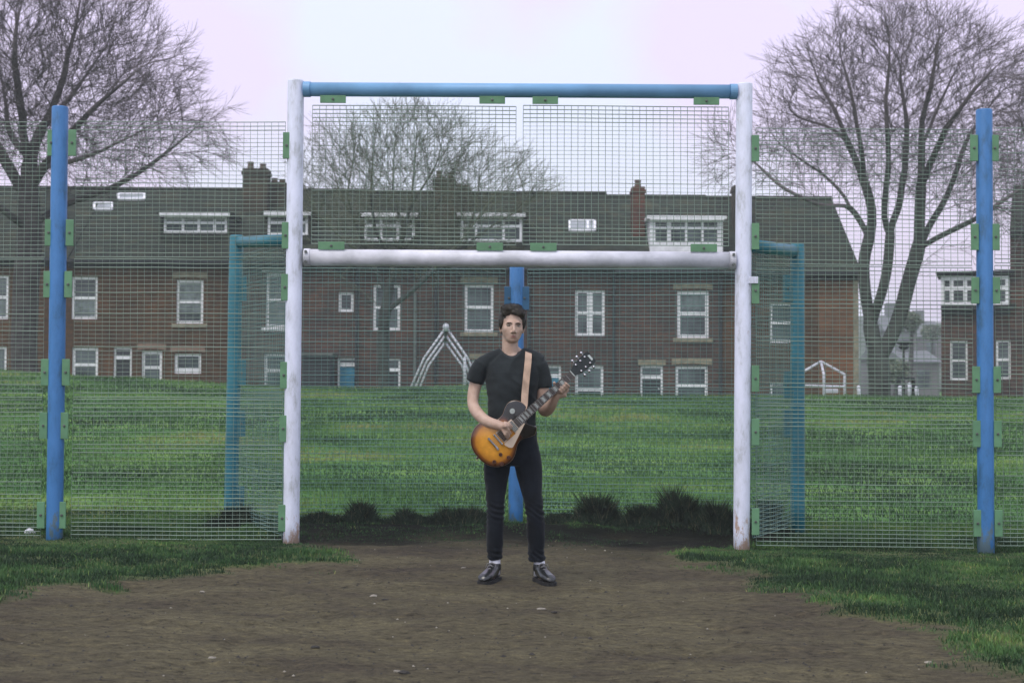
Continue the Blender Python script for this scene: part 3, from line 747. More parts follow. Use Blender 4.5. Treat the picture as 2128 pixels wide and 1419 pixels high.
def chimney(h, px0, px1, pyt, pyb, Y, m=M_chim, pots=3, potw=0.2, pot_px=12, shoulder=True):
    a = at(px0, pyb, Y); c = at(px1, pyt, Y); d = 0.8
    mb = MB(); mb.box(a.x, c.x, Y, Y+d, a.z-0.8, c.z-0.25)
    mb.box(a.x-0.05, c.x+0.05, Y-0.05, Y+d+0.05, c.z-0.25, c.z-0.12); mb.box(a.x-0.01, c.x+0.01, Y-0.01, Y+d+0.01, c.z-0.12, c.z)
    ch = mb.build('chimney', m, h)
    for i in range(pots):
        x_ = a.x+(c.x-a.x)*(i+0.5)/pots
        mb = MB(); hh_ = pot_px*Y/FPX*(1 if i % 2 == 0 else 0.75)
        mb.tube([(x_, Y+d/2, c.z-0.01), (x_, Y+d/2, c.z+hh_*0.85), (x_, Y+d/2, c.z+hh_*0.86), (x_, Y+d/2, c.z+hh_)], [0.15, 0.12, 0.15, 0.14], n=10); mb.build('chimney_pot', M_pot, ch)
    return ch
S = True
h1 = house('brown brick terrace house behind the big left tree', -330, 142, 536, 398, M_brown, M_slate2,
    wins=[(-40, 572, 18, 663, dict(curtain=(0.0, 0.5))), (-45, 720, 14, 850, {}), (-230, 572, -170, 663, {})], doors=[(-120, 722, -75)], pipes=(-60,),
    dormers=[(-240, 440, -120, 482)])
h2 = house('brown brick terrace house with wide white dormer and stone arched lintels', 142, 482, 541, 402, M_brown, M_slate2,
    wins=[(148, 575, 203, 663, dict(curtain=(0, 0.5))), (148, 722, 204, 850, dict(split=(0.72,))), (366, 582, 423, 672, dict(lintel=S, sill=S, curtain=(0.2, 1.0))),
          (293, 730, 337, 850, dict(lintel=mat('reddish_stone', (0.22, 0.15, 0.11)), split=(0.72,))), (362, 735, 418, 776, dict(lintel=mat('reddish_stone', (0.22, 0.15, 0.11)), split=(0.2,)))],
    doors=[(230, 722, 274, dict(m=M_dark))], dormers=[(340, 450, 472, 484, dict(vs=(0.3, 0.55, 0.8)))], sky_l=[(196, 432, 232, 445, 0), (246, 413, 300, 424, 0)], pipes=(476,))
chimney(h2, 503, 556, 350, 470, YF+3.2, pots=2, pot_px=16)
chimney(h2, 558, 592, 378, 470, YF+3.8, pots=2, pot_px=10)
h3 = house('terrace house with blue front door and small square window', 482, 742, 545, 404, M_purple, M_slate,
    wins=[(552, 568, 600, 680, dict(sill=M_upvc, lintel=M_upvc, curtain=(0, 0.7))), (548, 735, 602, 850, dict(split=(0.7,))), (703, 607, 735, 648, dict(split=()))],
    doors=[(698, 744, 748, dict(m=M_doorb, bar_at=0.89))], dormers=[(556, 447, 640, 488, dict(vs=(0.5,)))], pipes=(741, 606))
mb = MB(); a = at(628, 735, YF-1.6); c = at(684, 850, YF-1.6)
mb.box(a.x, c.x, YF-1.5, YF-0.003, -0.2, a.z-0.06)
pc = mb.build('porch', M_dark, h3); mb = MB(); mb.box(a.x-0.12, c.x+0.12, YF-1.65, YF-0.002, a.z-0.055, a.z+0.03); mb.build('porch_roof', M_pipe, pc)
h4 = house('terrace house half hidden by the slim tree with a white dormer', 742, 937, 550, 408, M_purple, M_slate2,
    wins=[(775, 592, 832, 686, dict())], doors=[(789, 745, 832, dict(m=M_dark, bar_at=0.8))], dormers=[(757, 450, 862, 500, dict(vs=(0.33, 0.66)))],
    pipes=(905, (863, M_pipe, 608, 850)))
chimney(h4, 900, 946, 370, 500, YF+2.2, pots=2, pot_px=18)
chimney(h4, 948, 976, 388, 480, YF+3.4, pots=2, pot_px=8)
h5 = house('wide terrace house with paired casement window and stone lintel behind the person', 937, 1277, 556, 410, M_purple, M_slate2,
    wins=[(965, 592, 1026, 690, dict(lintel=S, sill=S, split=(0.53,))), (1195, 603, 1257, 698, dict(split=(0.5,), vs=((0.5, 0.22),))), (1195, 760, 1254, 850, dict(split=(0.45,)))],
    doors=[(978, 748, 1018, dict(m=M_dark, lintel=True)), (1128, 760, 1166, dict(m=M_doorb, bar_at=0.8))], dormers=[(957, 450, 1085, 502, dict(vs=(0.25, 0.7)))],
    sky_l=[(1184, 469, 1236, 489, 0.72)], pipes=(1275, 1100))
h6 = house('terrace house with large white dormer and narrow red chimney', 1277, 1502, 562, 417, M_purple, M_slate,
    wins=[(1407, 605, 1473, 702, dict(lintel=S, sill=S, curtain=(0.55, 1.0), t=0.13, split=(0.52,))), (1404, 761, 1471, 850, dict(lintel=S, split=(0.55,), t=0.10))],
    doors=[(1330, 760, 1378, dict(m=M_dark, lintel=True, bar_at=0.78))],
    dormers=[(1357, 457, 1496, 508, dict(vs=(0.0, (0.24, 0.16), 0.5, 0.74), split=(0.66,), m=M_upvc))], pipes=(1497,))
chimney(h6, 1314, 1340, 388, 480, YF+2.0, m=M_chimr, pots=1, pot_px=16)
h7 = house('end terrace house with orange brick gable strip beside the big right tree', 1502, 1782, 566, 420, M_brown, M_slate2,
    wins=[(1600, 630, 1658, 712, {}), (1600, 795, 1650, 850, {}), ], dormers=[(1577, 517, 1650, 545, dict(vs=(0.4,)))], pipes=(), gable=True)
chimney(h7, 1526, 1556, 385, 500, YF+2.4, m=M_chim, pots=1, pot_px=12)
mb = MB(); a = at(1700, 600, YF); c = at(1772, 600, YF); mb.box(a.x, c.x, YF-0.05, YF-0.003, -0.2, at(1700, 578, YF).z)
mb.build('brick_facing', M_orange, h7)
mb = MB(); a = at(1772, 600, YF); c = at(1783, 600, YF); mb.box(a.x, c.x, YF-0.07, YF-0.004, -0.2, at(1700, 575, YF).z); mb.build('corner_stone', M_stone, h7)

# houses at the right edge
Y2 = 62
e1 = house('narrow brick house with white bay dormer right of the big tree', 1956, 2098, 640, 590, M_purple, M_slate2,
    wins=[(1974, 708, 2008, 790, dict(t=0.09)), (2064, 708, 2092, 788, dict(t=0.09))], doors=(), Y=Y2, gable=True, group='houses at the right edge', name='brick_house')
mb = MB(); r = R4(1960, 576, 2094, 636, Y2-0.3)
mb.box(r[0], r[2], Y2-0.1, Y2+3, r[1], r[3]+0.1); dm = mb.build('dormer', M_slate2, e1)
f = MB(); frame_rect(f, r[0], r[1], r[2], r[3], Y2-0.25, 0.16, splits=(0.6,), vs=(0.16, 0.36, 0.56, 0.8)); f.build('window_frame', M_upvc, dm)
f = MB(); f.box(r[0]-0.2, r[2]+0.2, Y2-0.5, Y2+3.1, r[3]+0.12, r[3]+0.22); f.build('flat_roof', M_dark, dm)
g = MB(); g.quad((r[0]+.1, Y2-0.2, r[1]+.1), (r[2]-.1, Y2-0.2, r[1]+.1), (r[2]-.1, Y2-0.2, r[3]-.1), (r[0]+.1, Y2-0.2, r[3]-.1)); g.build('pane', M_glass, dm)
e2 = house('tall dark brick house at the right edge of the photo', 2100, 2620, 480, 400, M_purple, M_slate2,
    wins=[(2180, 600, 2240, 690, {}), (2180, 740, 2240, 820, {}), (2400, 600, 2460, 690, {})], doors=[(2300, 740, 2350, dict(m=M_dark))], Y=Y2-1, gable=True, group='houses at the right edge', name='brick_house')

# both stand turned, so that the gap shows no side walls
for e_, px_, Yc in ((e1, 1956, Y2), (e2, 2100, Y2-1)):
    c = at(px_, 700, Yc); K = Matrix.Translation((c.x, Yc, 0)) @ Matrix.Rotation(-math.atan2(c.x, Yc)-0.03, 4, 'Z') @ Matrix.Translation((-c.x, -Yc, 0))
    e_.matrix_basis = K @ Matrix.Translation(e_.location)
# ------------------------------------------------------------------ far street and hill (seen through the gap on the right)
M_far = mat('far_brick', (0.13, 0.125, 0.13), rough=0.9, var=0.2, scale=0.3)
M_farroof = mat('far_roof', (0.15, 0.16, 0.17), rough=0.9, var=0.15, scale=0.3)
mb = MB(); hy = [(150, 2.0), (185, 8), (235, 13.5), (300, 17), (420, 20)]
xs = np.linspace(-220, 320, 70)
for k in range(len(hy)-1):
    for i in range(len(xs)-1):
        def hp(x_, q):
            Yq, zq = hy[q]; return (x_, Yq, zq*(0.8+0.35*noise.noise(Vector((x_*0.012, q*0.5, 0)))) if q else 1.0)
        mb.quad(hp(xs[i], k), hp(xs[i+1], k), hp(xs[i+1], k+1), hp(xs[i], k+1))
hill = mb.build('hill', mat('far_hill', (0.085, 0.11, 0.085), rough=1, var=0.3, scale=0.05), smooth=True); hill['kind'] = 'structure'
def far_house(px0, px1, pye, pyr, Y, label):
    a = at(px0, pye, Y); c = at(px1, pye, Y); zr = at(px0, pyr, Y+4).z; zb = 0.5
    h = thing('far_house', label, 'house', ((a.x+c.x)/2, Y, zb), 'small far houses in the gap')
    mb = MB(); mb.box(a.x, c.x, Y, Y+8, zb, a.z); mb.build('wall', M_far, h)
    mb = MB(); mb.quad((a.x-.2, Y-.2, a.z), (c.x+.2, Y-.2, a.z), (c.x+.2, Y+4, zr), (a.x-.2, Y+4, zr)); mb.quad((a.x-.2, Y+8.2, a.z), (a.x-.2, Y+4, zr), (c.x+.2, Y+4, zr), (c.x+.2, Y+8.2, a.z))
    mb.poly([(a.x-.2, Y-.2, a.z), (a.x-.2, Y+4, zr), (a.x-.2, Y+8.2, a.z)]); mb.poly([(c.x+.2, Y-.2, a.z), (c.x+.2, Y+8.2, a.z), (c.x+.2, Y+4, zr)])
    mb.box(c.x-2.2, c.x-1.2, Y+3.4, Y+4.6, zr-0.4, zr+1.3)
    mb.build('roof', M_farroof, h)
    n_ = max(1, int((c.x-a.x)/3.2))
    for i in range(n_):
        x_ = a.x+(c.x-a.x)*(i+0.5)/n_
        mb = MB(); mb.box(x_-0.5, x_+0.5, Y-0.06, Y-0.004, a.z-2.0, a.z-0.6); mb.build('window', M_upvc if i % 2 else M_glass, h)
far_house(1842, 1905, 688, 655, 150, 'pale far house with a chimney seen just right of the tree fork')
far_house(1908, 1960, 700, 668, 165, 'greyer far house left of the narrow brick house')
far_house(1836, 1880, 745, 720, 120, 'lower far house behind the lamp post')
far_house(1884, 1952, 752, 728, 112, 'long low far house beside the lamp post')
# ------------------------------------------------------------------ bare trees
M_bark = mat('bark', (0.050, 0.045, 0.043), rough=0.9, var=0.35, scale=3, bump=0.5, bscale=12)
M_bark_g = mat('mossy_bark', (0.042, 0.048, 0.040), rough=0.9, var=0.4, scale=2.0, bump=0.5, bscale=12)
M_twig = mat('twig', (0.105, 0.088, 0.090), rough=0.9, var=0.25, scale=1.2)
M_twig_g = mat('greenish_twig', (0.105, 0.12, 0.075), rough=0.9, var=0.3, scale=1.5)
def grow(label, Y, limbs, blobs, n_att, seed, tr_r, m_b, m_t, step=0.30, twig_n=3, tip=0.0065, group='bare winter trees on the far edge of the field', depth_f=0.9, tw=0.75, power=2.02):
    r = random.Random(seed); nodes = []; par = []
    def add(p, q): nodes.append(Vector(p)); par.append(q); return len(nodes)-1
    names = {}
    for li, lb in enumerate(limbs):
        src, pts = lb[0], lb[1]
        P_ = [at(px, py, Y+dy) for (px, py, dy) in pts]
        if src is None: last = add(P_[0], -1)
        else:
            last = min(range(len(nodes)), key=lambda i: (nodes[i]-P_[0]).length)
        for k in range(1, len(P_)):
            a = P_[k-1] if k > 1 or src is None else nodes[last]; b = P_[k]; L_ = (b-a).length; m_ = max(1, int(L_/step))
            for j in range(1, m_+1):
                last = add(a.lerp(b, j/m_)+Vector((r.uniform(-.04, .04), r.uniform(-.04, .04), r.uniform(-.03, .03))), last)
    base = nodes[0].copy()
    att = []
    tot = sum(b[2]*b[3] for b in blobs)
    for (cx, cy, rx, ry) in blobs:
        c = at(cx, cy, Y); sx = rx*Y/FPX; sz = ry*Y/FPX
        for _ in range(int(n_att*rx*ry/tot)):
            while True:
                u = Vector((r.uniform(-1, 1), r.uniform(-1, 1), r.uniform(-1, 1)))
                if u.length < 1: break
            if u.length > 0: u = u.normalized()*(u.length**0.75)
            att.append(Vector((c.x+u.x*sx, c.y+u.y*min(sx, sz)*depth_f, c.z+u.z*sz)))
    crown_c = at(blobs[0][0], blobs[0][1], Y)
    DI, DK = 4.0, step*1.15
    tree_kd = None
    near = [(None, 1e9)]*len(att)
    # nearest node bookkeeping, updated with new nodes only
    kd = kdtree.KDTree(len(nodes))
    for i, p in enumerate(nodes): kd.insert(p, i)
    kd.balance()
    nearest = []; nd_ = []
    for a in att:
        co, i, d = kd.find(a); nearest.append(i); nd_.append(d)
    alive = list(range(len(att)))
    A = np.array([tuple(a) for a in att]); NE = np.array(nearest); ND = np.array(nd_); live = ND > DK
    kids = {}; kidl = {}
    for it in range(140):
        ids = np.where(live & (ND < DI+it*0.1))[0]
        if len(ids) == 0: break
        dirs = {}
        for i in ids:
            k = int(NE[i]); v = Vector(A[i])-nodes[k]; v.normalize()
            if k in dirs: dirs[k] += v
            else: dirs[k] = v
        new = []; stuck = []
        for k, v in dirs.items():
            if v.length < 0.05 or kids.get(k, 0) >= 3: stuck.append(k); continue
            v.normalize()
            pd = (nodes[k]-nodes[par[k]]).normalized() if par[k] >= 0 and (nodes[k]-nodes[par[k]]).length > 1e-6 else Vector((0, 0, 1))
            out = (nodes[k]-base); out.normalize()
            v = (v+pd*0.85+out*0.40+Vector((0, 0, 0.10))+Vector((r.uniform(-1, 1), r.uniform(-1, 1), r.uniform(-1, 1)))*0.16).normalized()
            q_ = nodes[k]+v*step
            if kids.get(k, 0) and min((q_-nodes[c_]).length for c_ in kidl[k]) < step*0.45: stuck.append(k); continue
            new.append(add(q_, k)); kids[k] = kids.get(k, 0)+1; kidl.setdefault(k, []).append(new[-1])
        if stuck: live[np.isin(NE, stuck) & (ND < DI+it*0.1)] = False
        if not new: break
        NP = np.array([tuple(nodes[i]) for i in new])
        for s in range(0, len(A), 2000):
            sl = slice(s, s+2000)
            D = np.sqrt(((A[sl][:, None, :]-NP[None])**2).sum(2)); mi = D.argmin(1); mv = D[np.arange(len(mi)), mi]
            up = mv < ND[sl]
            NE[sl] = np.where(up, np.array(new)[mi], NE[sl]); ND[sl] = np.where(up, mv, ND[sl])
        live = live & (ND > DK)
        if len(nodes) > 26000: break
    n = len(nodes); ch = [[] for _ in range(n)]
    for i in range(n):
        if par[i] >= 0: ch[par[i]].append(i)
    rad = [0.0]*n
    for i in range(n-1, -1, -1):
        rad[i] = tip if not ch[i] else (sum(rad[c]**power for c in ch[i])+0.00000012)**(1/power)
    f = tr_r/rad[0]
    rad = [q if q < 0.02 else 0.02+(q-0.02)*(tr_r-0.02)/(rad[0]-0.02) for q in rad]
    t = thing('bare_tree', label, 'tree', tuple(nodes[0]), group)
    trunk = MB(); crown = MB()
    # smooth the chains a little
    for _ in range(2):
        old = [p.copy() for p in nodes]
        for i in range(1, n):
            if ch[i] and par[i] >= 0 and len(ch[i]) <= 3:
                c = max(ch[i], key=lambda q: rad[q]); nodes[i] = old[i]*0.5+(old[par[i]]+old[c])*0.25
    starts = [(0, None)]
    while starts:
        s, p0 = starts.pop(); chain = [s] if p0 is None else [p0, s]; cur = s
        while ch[cur]:
            b = max(ch[cur], key=lambda q: rad[q])
            for c in ch[cur]:
                if c != b: starts.append((c, cur))
            chain.append(b); cur = b
        rr = [rad[i] for i in chain]
        if p0 is not None: rr[0] = rr[1]
        # split between trunk and crown
        cut = next((k for k, q in enumerate(rr) if q < min(0.11, tr_r*0.22)), len(rr))
        def emit(mb_, idx, rl):
            if len(idx) < 2: return
            nn = 12 if rl[0] > 0.15 else 8 if rl[0] > 0.07 else 5 if rl[0] > 0.03 else 3
            mb_.tube([nodes[i] for i in idx], rl, n=nn, cap=False)
        emit(trunk, chain[:cut+1], rr[:cut+1]); emit(crown, chain[max(cut, 0):], rr[max(cut, 0):])
    # fine twigs
    for i in range(n):
        if rad[i] > 0.035 or par[i] < 0: continue
        k_ = twig_n if not ch[i] else (2 if r.random() < 0.6 else 3)
        d = (nodes[i]-nodes[par[i]])
        if d.length < 1e-6: continue
        d.normalize(); out = (nodes[i]-crown_c); out = out.normalized() if out.length > 0 else d
        for _ in range(k_):
            v = (d*0.9+out*0.45+Vector((r.uniform(-1, 1), r.uniform(-1, 1), r.uniform(-0.7, 1.1)))*0.85).normalized()
            l = tw*r.uniform(0.5, 1.2); p1 = nodes[i]+v*l*0.5
            v2 = (v+Vector((r.uniform(-1, 1), r.uniform(-1, 1), r.uniform(-0.4, 1)))*0.35).normalized(); p2 = p1+v2*l*0.5
            crown.tube([nodes[i], p1, p2], [0.0075, 0.006, 0.003], n=3, cap=False)
            if r.random() < 0.9:
                v3 = (v+Vector((r.uniform(-1, 1), r.uniform(-1, 1), r.uniform(-.6, 1)))*0.8).normalized()
                crown.tube([p1, p1+v3*l*0.45], [0.006, 0.003], n=3, cap=False)
    # root flare
    b = nodes[0]; trunk.tube([b+Vector((0, 0, -0.5)), b+Vector((0, 0, 0.0)), b+Vector((0, 0, 0.35))], [tr_r*1.5, tr_r*1.28, tr_r*1.0], n=12, cap=False)
    trunk.build('trunk', m_b, t, smooth=True); crown.build('crown', m_t, t, smooth=True)
    return t
# big tree on the left
grow('large bare tree with dark trunk behind the left blue post', 44,
     [(None, [(52, 790, 0), (50, 700, 0), (55, 600, 0), (60, 500, 0), (60, 400, 0), (58, 330, 0)]),
      (1, [(58, 340, 0), (85, 270, .3), (125, 190, .5), (150, 90, .8), (170, -20, 1)]),
      (1, [(60, 400, 0), (100, 330, -.5), (170, 250, -1), (260, 170, -1.4), (320, 110, -1.5)]),
      (1, [(60, 470, 0), (120, 430, .5), (200, 405, 1), (290, 360, 1.2), (380, 290, 1.5), (440, 250, 1.5)]),
      (1, [(100, 330, 0), (200, 320, -1), (300, 270, -1.6), (380, 220, -2)]),
      (1, [(58, 350, 0), (45, 250, -.5), (30, 130, -1), (40, 10, -1)]),
      (1, [(58, 420, 0), (20, 350, 0), (-30, 260, .5), (-80, 160, .5), (-120, 60, 0)]),
      (1, [(55, 480, 0), (10, 440, -1), (-60, 390, -1.5), (-140, 330, -1.5)]),
      (1, [(50, 330, 0), (20, 280, 1.5), (5, 180, 2.5), (-10, 80, 3)]),
      (1, [(90, 260, 0), (150, 200, 1.5), (230, 80, 2.5), (250, 0, 3)])],
     [(60, 150, 250, 230), (180, 230, 200, 170), (330, 300, 110, 80), (320, 170, 90, 110), (-120, 200, 200, 220), (200, 30, 110, 120), (440, 300, 40, 50)], 11500, 3, 0.40, M_bark, M_twig, twig_n=4, tw=0.9, group='bare winter trees on the far edge of the field')
# slim tree in the middle
grow('slim greenish bare tree in front of the middle terrace houses', 48,
     [(None, [(797, 830, 0), (797, 740, 0), (800, 650, 0), (808, 590, 0), (818, 545, 0)]),
      (1, [(808, 590, 0), (830, 520, 0), (850, 440, 0), (862, 350, 0), (868, 270, 0)]),
      (1, [(805, 610, 0), (770, 540, .5), (740, 470, .5), (700, 380, 1), (680, 300, 1)]),
      (1, [(800, 640, 0), (860, 600, -.5), (900, 560, -.7), (960, 500, -1), (1010, 430, -1), (1050, 380, -1.2)]),
      (1, [(815, 560, 0), (780, 480, -.5), (770, 400, -1), (775, 310, -1)]),
      (1, [(818, 545, 0), (880, 470, .5), (930, 390, 1), (960, 310, 1)]),
      (1, [(798, 660, 0), (840, 645, .7), (900, 650, 1.2), (960, 640, 1.5)]),
      (1, [(760, 530, 0), (700, 490, 0), (650, 430, -.5), (620, 360, -.5)]),
      (1, [(900, 550, 0), (980, 500, .3), (1070, 440, .5), (1120, 400, .6)]), (1, [(840, 480, 0), (815, 400, .6), (820, 320, .9), (825, 250, 1)]), (1, [(855, 430, 0), (905, 350, -.5), (925, 270, -.8)]), (1, [(740, 470, 0), (720, 400, -.4), (735, 320, -.6)]), (1, [(800, 650, 0), (750, 600, -.5), (690, 560, -.9), (645, 500, -1)]), (1, [(960, 500, 0), (990, 420, 0), (1000, 350, .3)])],
     [(840, 380, 190, 150), (1000, 400, 130, 90), (700, 380, 90, 110), (880, 520, 170, 60), (1090, 410, 50, 50)], 6500, 8, 0.20, M_bark_g, M_twig_g, twig_n=3, tw=0.8, step=0.28, tip=0.006)
# big tree on the right
grow('large bare tree with forked trunk between the end house and the gap', 46,
     [(None, [(1828, 845, 0), (1828, 780, 0), (1826, 750, 0)]),
      (1, [(1826, 750, 0), (1812, 700, 0), (1802, 640, 0), (1796, 577, 0), (1793, 530, 0), (1806, 496, 0), (1817, 466, 0), (1814, 430, 0), (1796, 373, 0), (1763, 300, .3), (1733, 264, .5), (1670, 250, .8), (1620, 240, 1)]),
      (1, [(1830, 740, 0), (1850, 700, 0), (1872, 650, 0), (1885, 600, 0), (1895, 560, 0), (1908, 520, 0), (1911, 460, 0), (1913, 391, 0), (1916, 300, 0), (1913, 255, 0), (1928, 204, 0), (1942, 140, 0), (1955, 60, 0), (1950, 20, 0)]),
      (1, [(1812, 690, 0), (1830, 620, -.4), (1842, 570, -.5), (1850, 508, -.5), (1836, 451, -.5), (1840, 390, -.8), (1848, 310, -1), (1840, 230, -1.2), (1850, 120, -1.4), (1845, 40, -1.5)]),
      (1, [(1850, 500, 0), (1868, 430, .5), (1880, 350, .8), (1885, 260, 1.2), (1870, 160, 1.5), (1880, 60, 1.6)]),
      (1, [(1905, 525, 0), (1943, 496, -.5), (1990, 472, -.8), (2040, 450, -1), (2110, 400, -1.2), (2170, 350, -1.2)]),
      (1, [(1908, 515, 0), (1940, 455, .6), (1967, 412, 1), (1990, 350, 1.2), (2003, 300, 1.4), (2050, 230, 1.6)]),
      (1, [(1914, 385, 0), (1940, 320, -.5), (1967, 270, -1), (2028, 180, -1.5), (2090, 120, -1.8)]),
      (1, [(1890, 590, 0), (1920, 540, -1), (1955, 513, -1.4), (1993, 506, -1.8), (2022, 530, -2)]),
      (1, [(1806, 496, 0), (1760, 410, .5), (1722, 370, .8), (1660, 330, 1), (1620, 300, 1)]),
      (1, [(1796, 373, 0), (1790, 300, -.6), (1770, 200, -1), (1750, 120, -1), (1735, 60, -1)]),
      (1, [(1763, 300, 0), (1735, 230, 0), (1700, 170, .3), (1680, 120, .3)]),
      (1, [(1760, 410, 0), (1700, 430, -.5), (1650, 400, -1), (1590, 380, -1)]),
      (1, [(1620, 380, 0), (1560, 330, -.5), (1500, 300, -1)]),
      (1, [(1916, 300, 0), (1960, 200, 1), (2010, 90, 1.5), (2020, 40, 1.5)])],
     [(1850, 220, 230, 200), (1990, 260, 170, 210), (1690, 230, 110, 130), (1640, 330, 90, 80), (2080, 400, 90, 90), (2120, 200, 100, 120), (1900, 90, 150, 75), (1520, 330, 55, 70)], 7600, 21, 0.36, M_bark_g, M_twig, twig_n=3, tw=0.9)
# tree beyond the right edge
grow('bare tree leaning in at the right edge over the tall brick house', 52,
     [(None, [(2230, 830, 0), (2225, 700, 0), (2215, 560, 0), (2200, 440, 0)]),
      (1, [(2215, 560, 0), (2160, 500, 0), (2110, 450, 0), (2070, 430, 0)]),
      (1, [(2200, 440, 0), (2160, 330, 0), (2120, 250, 0)])],
     [(2200, 330, 130, 180), (2110, 420, 70, 60), (2110, 200, 60, 60)], 2200, 31, 0.26, M_bark, M_twig, twig_n=3, tw=0.8, step=0.34)
# pale bush on the far slope
def bush(px, py, r_px, Y, label, m):
    r = random.Random(int(px*3)); c = at(px, py, Y); R_ = r_px*Y/FPX
    mb = MB(); mb.tube([(c.x, Y, 0.5), (c.x+.2, Y, c.z)], [0.25, 0.1], n=6)
    t = thing('bush', label, 'tree', (c.x, Y, 0.5), 'far trees in the gap'); mb.build('trunk', M_bark, t)
    mb = MB()
    for _ in range(2600):
        u = Vector((r.gauss(0, 1), r.gauss(0, 1), r.gauss(0, 1))).normalized()*r.random()**0.45
        u = u*(0.75+0.4*noise.noise(u*2.2+Vector((px, 0, 0))))
        p = c+Vector((u.x*R_, u.y*R_, u.z*R_*0.8)); s = r.uniform(0.10, 0.28)
        a = Vector((r.uniform(-1, 1), r.uniform(-1, 1), r.uniform(-1, 1)))*s; b = Vector((r.uniform(-1, 1), r.uniform(-1, 1), r.uniform(-1, 1)))*s
        mb.poly([p, p+a, p+b])
    mb.build('crown', m, t)
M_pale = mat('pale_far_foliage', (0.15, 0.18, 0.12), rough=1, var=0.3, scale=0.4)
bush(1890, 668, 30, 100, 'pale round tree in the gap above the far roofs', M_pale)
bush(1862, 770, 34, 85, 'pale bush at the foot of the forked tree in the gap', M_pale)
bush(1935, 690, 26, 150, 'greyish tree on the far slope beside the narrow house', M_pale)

# ------------------------------------------------------------------ playground frames and posts
M_pg = mat('white_tube_paint', (0.52, 0.53, 0.58), rough=0.4, var=0.1)
YS = 43.5
sw = thing('swing_frame', 'white A-shaped swing frame on the grass left of the person', 'swing frame', tuple(at(925, 810, YS)))
fr = []
for k, (yd, apx, apy, wl, wr) in enumerate(((0, 927, 680, 836, 1016), (2.0, 926, 696, 847, 1004), (4.0, 925, 711, 857, 994))):
    a = at(apx, apy, YS+yd); l = at(wl, 812, YS+yd); r_ = at(wr, 812, YS+yd)
    for e in (l, r_):
        m_ = a.lerp(e, 0.45)+Vector((0.10 if e is r_ else -0.10, 0, 0.06))
        mb = MB(); mb.tube([a, a.lerp(e, 0.5)+Vector((0, 0, 0.04)), e+Vector((0, 0, -0.5))], 0.034, n=8); mb.build('leg', M_pg, sw, smooth=True)
    fr.append(a)
mb = MB(); mb.tube([fr[0]-Vector((0, .15, 0)), fr[1], fr[2]+Vector((0, .3, 0))], 0.055, n=10); mb.build('top_rail', M_dark, sw)
mb = MB(); mb.ell(fr[0]-Vector((0, 0.1, 0)), (0.10, 0.10, 0.12), 10, 8); mb.build('hub', M_pg, sw)
g_ = thing('climbing_frame', 'small white peaked climbing frame beyond the right goal post', 'climbing frame', tuple(at(1710, 825, YS)))
ap = at(1706, 751, YS)
for i, (px, dy) in enumerate(((1660, 0.0), (1755, 0.3), (1712, -0.9))):
    kx = at(px, 781, YS+dy); gx = at(px+(0 if i else -4), 830, YS+dy)
    mb = MB(); mb.tube([ap, kx+Vector((0, 0, 0.05)), kx, gx+Vector((0, 0, -0.4))], 0.038, n=8); mb.build('leg', M_pg, g_, smooth=True)
mb = MB(); mb.tube([at(1657, 800, YS), at(1755, 803, YS+.3)], 0.03, n=8); mb.build('rail', M_pg, g_)
mb = MB(); c = at(1727, 812, YS); mb.box(c.x-0.2, c.x+0.2, YS-.1, YS+.3, c.z-0.07, c.z+0.06); mb.build('seat', M_pg, g_, bevel=0.02)
lst = [(966, 742, 812, 'white post beside the swing frame near the person'), (1787, 803, 826, 'short white bollard left of the forked trunk'), (1870, 803, 828, 'short white bollard nearest the lamp post'),
       (1890, 797, 828, 'tallest white bollard right of the lamp post'), (1907, 805, 828, 'short leaning white bollard right of the tallest one')]
for k, (px, ya, yb, lab) in enumerate(lst):
    a = at(px-(3 if k in (1, 4) else 0), ya, 42.5); b = at(px, yb+8, 42.5)
    mb = MB(); mb.tube([b, a, a+Vector((0, 0, 0.03))], [0.055, 0.055 if k else 0.04, 0.02], n=10)
    tag(mb.build('bollard' if k else 'marker_post', M_pg, smooth=True), lab, 'bollard' if k else 'post', 'white bollards in the gap' if k else None)
lp = thing('street_lamp', 'dark green street lamp in the gap beyond the forked tree', 'lamp', tuple(at(1878, 830, 60)))
a = at(1878, 845, 60); b = at(1878, 712, 60)
mb = MB(); mb.tube([a, a.lerp(b, 0.3), b], [0.09, 0.06, 0.045], n=10); mb.tube([b, b+Vector((0.25, 0, .05))], 0.03, n=8); mb.build('pole', M_bark_g, lp)
mb = MB(); mb.ell(b+Vector((0.05, 0, 0.0)), (0.36, 0.14, 0.10), 12, 8); mb.ell(b+Vector((0.0, 0, -0.18)), (0.22, 0.12, 0.12), 12, 8); mb.build('lamp_head', M_dark, lp)
bn = thing('bench', 'dark low bench in the gap beside the white bollards', 'bench', tuple(at(1885, 826, 50)))
a = at(1868, 786, 50); b = at(1898, 787, 50); mb = MB(); mb.bar(a, b, 0.35, 0.08); mb.build('seat', M_dark, bn)
for q in (a, b):
    mb = MB(); mb.bar(q+Vector((0, 0, -0.04)), Vector((q.x, q.y, 0)), 0.06, 0.3); mb.build('leg', M_dark, bn)

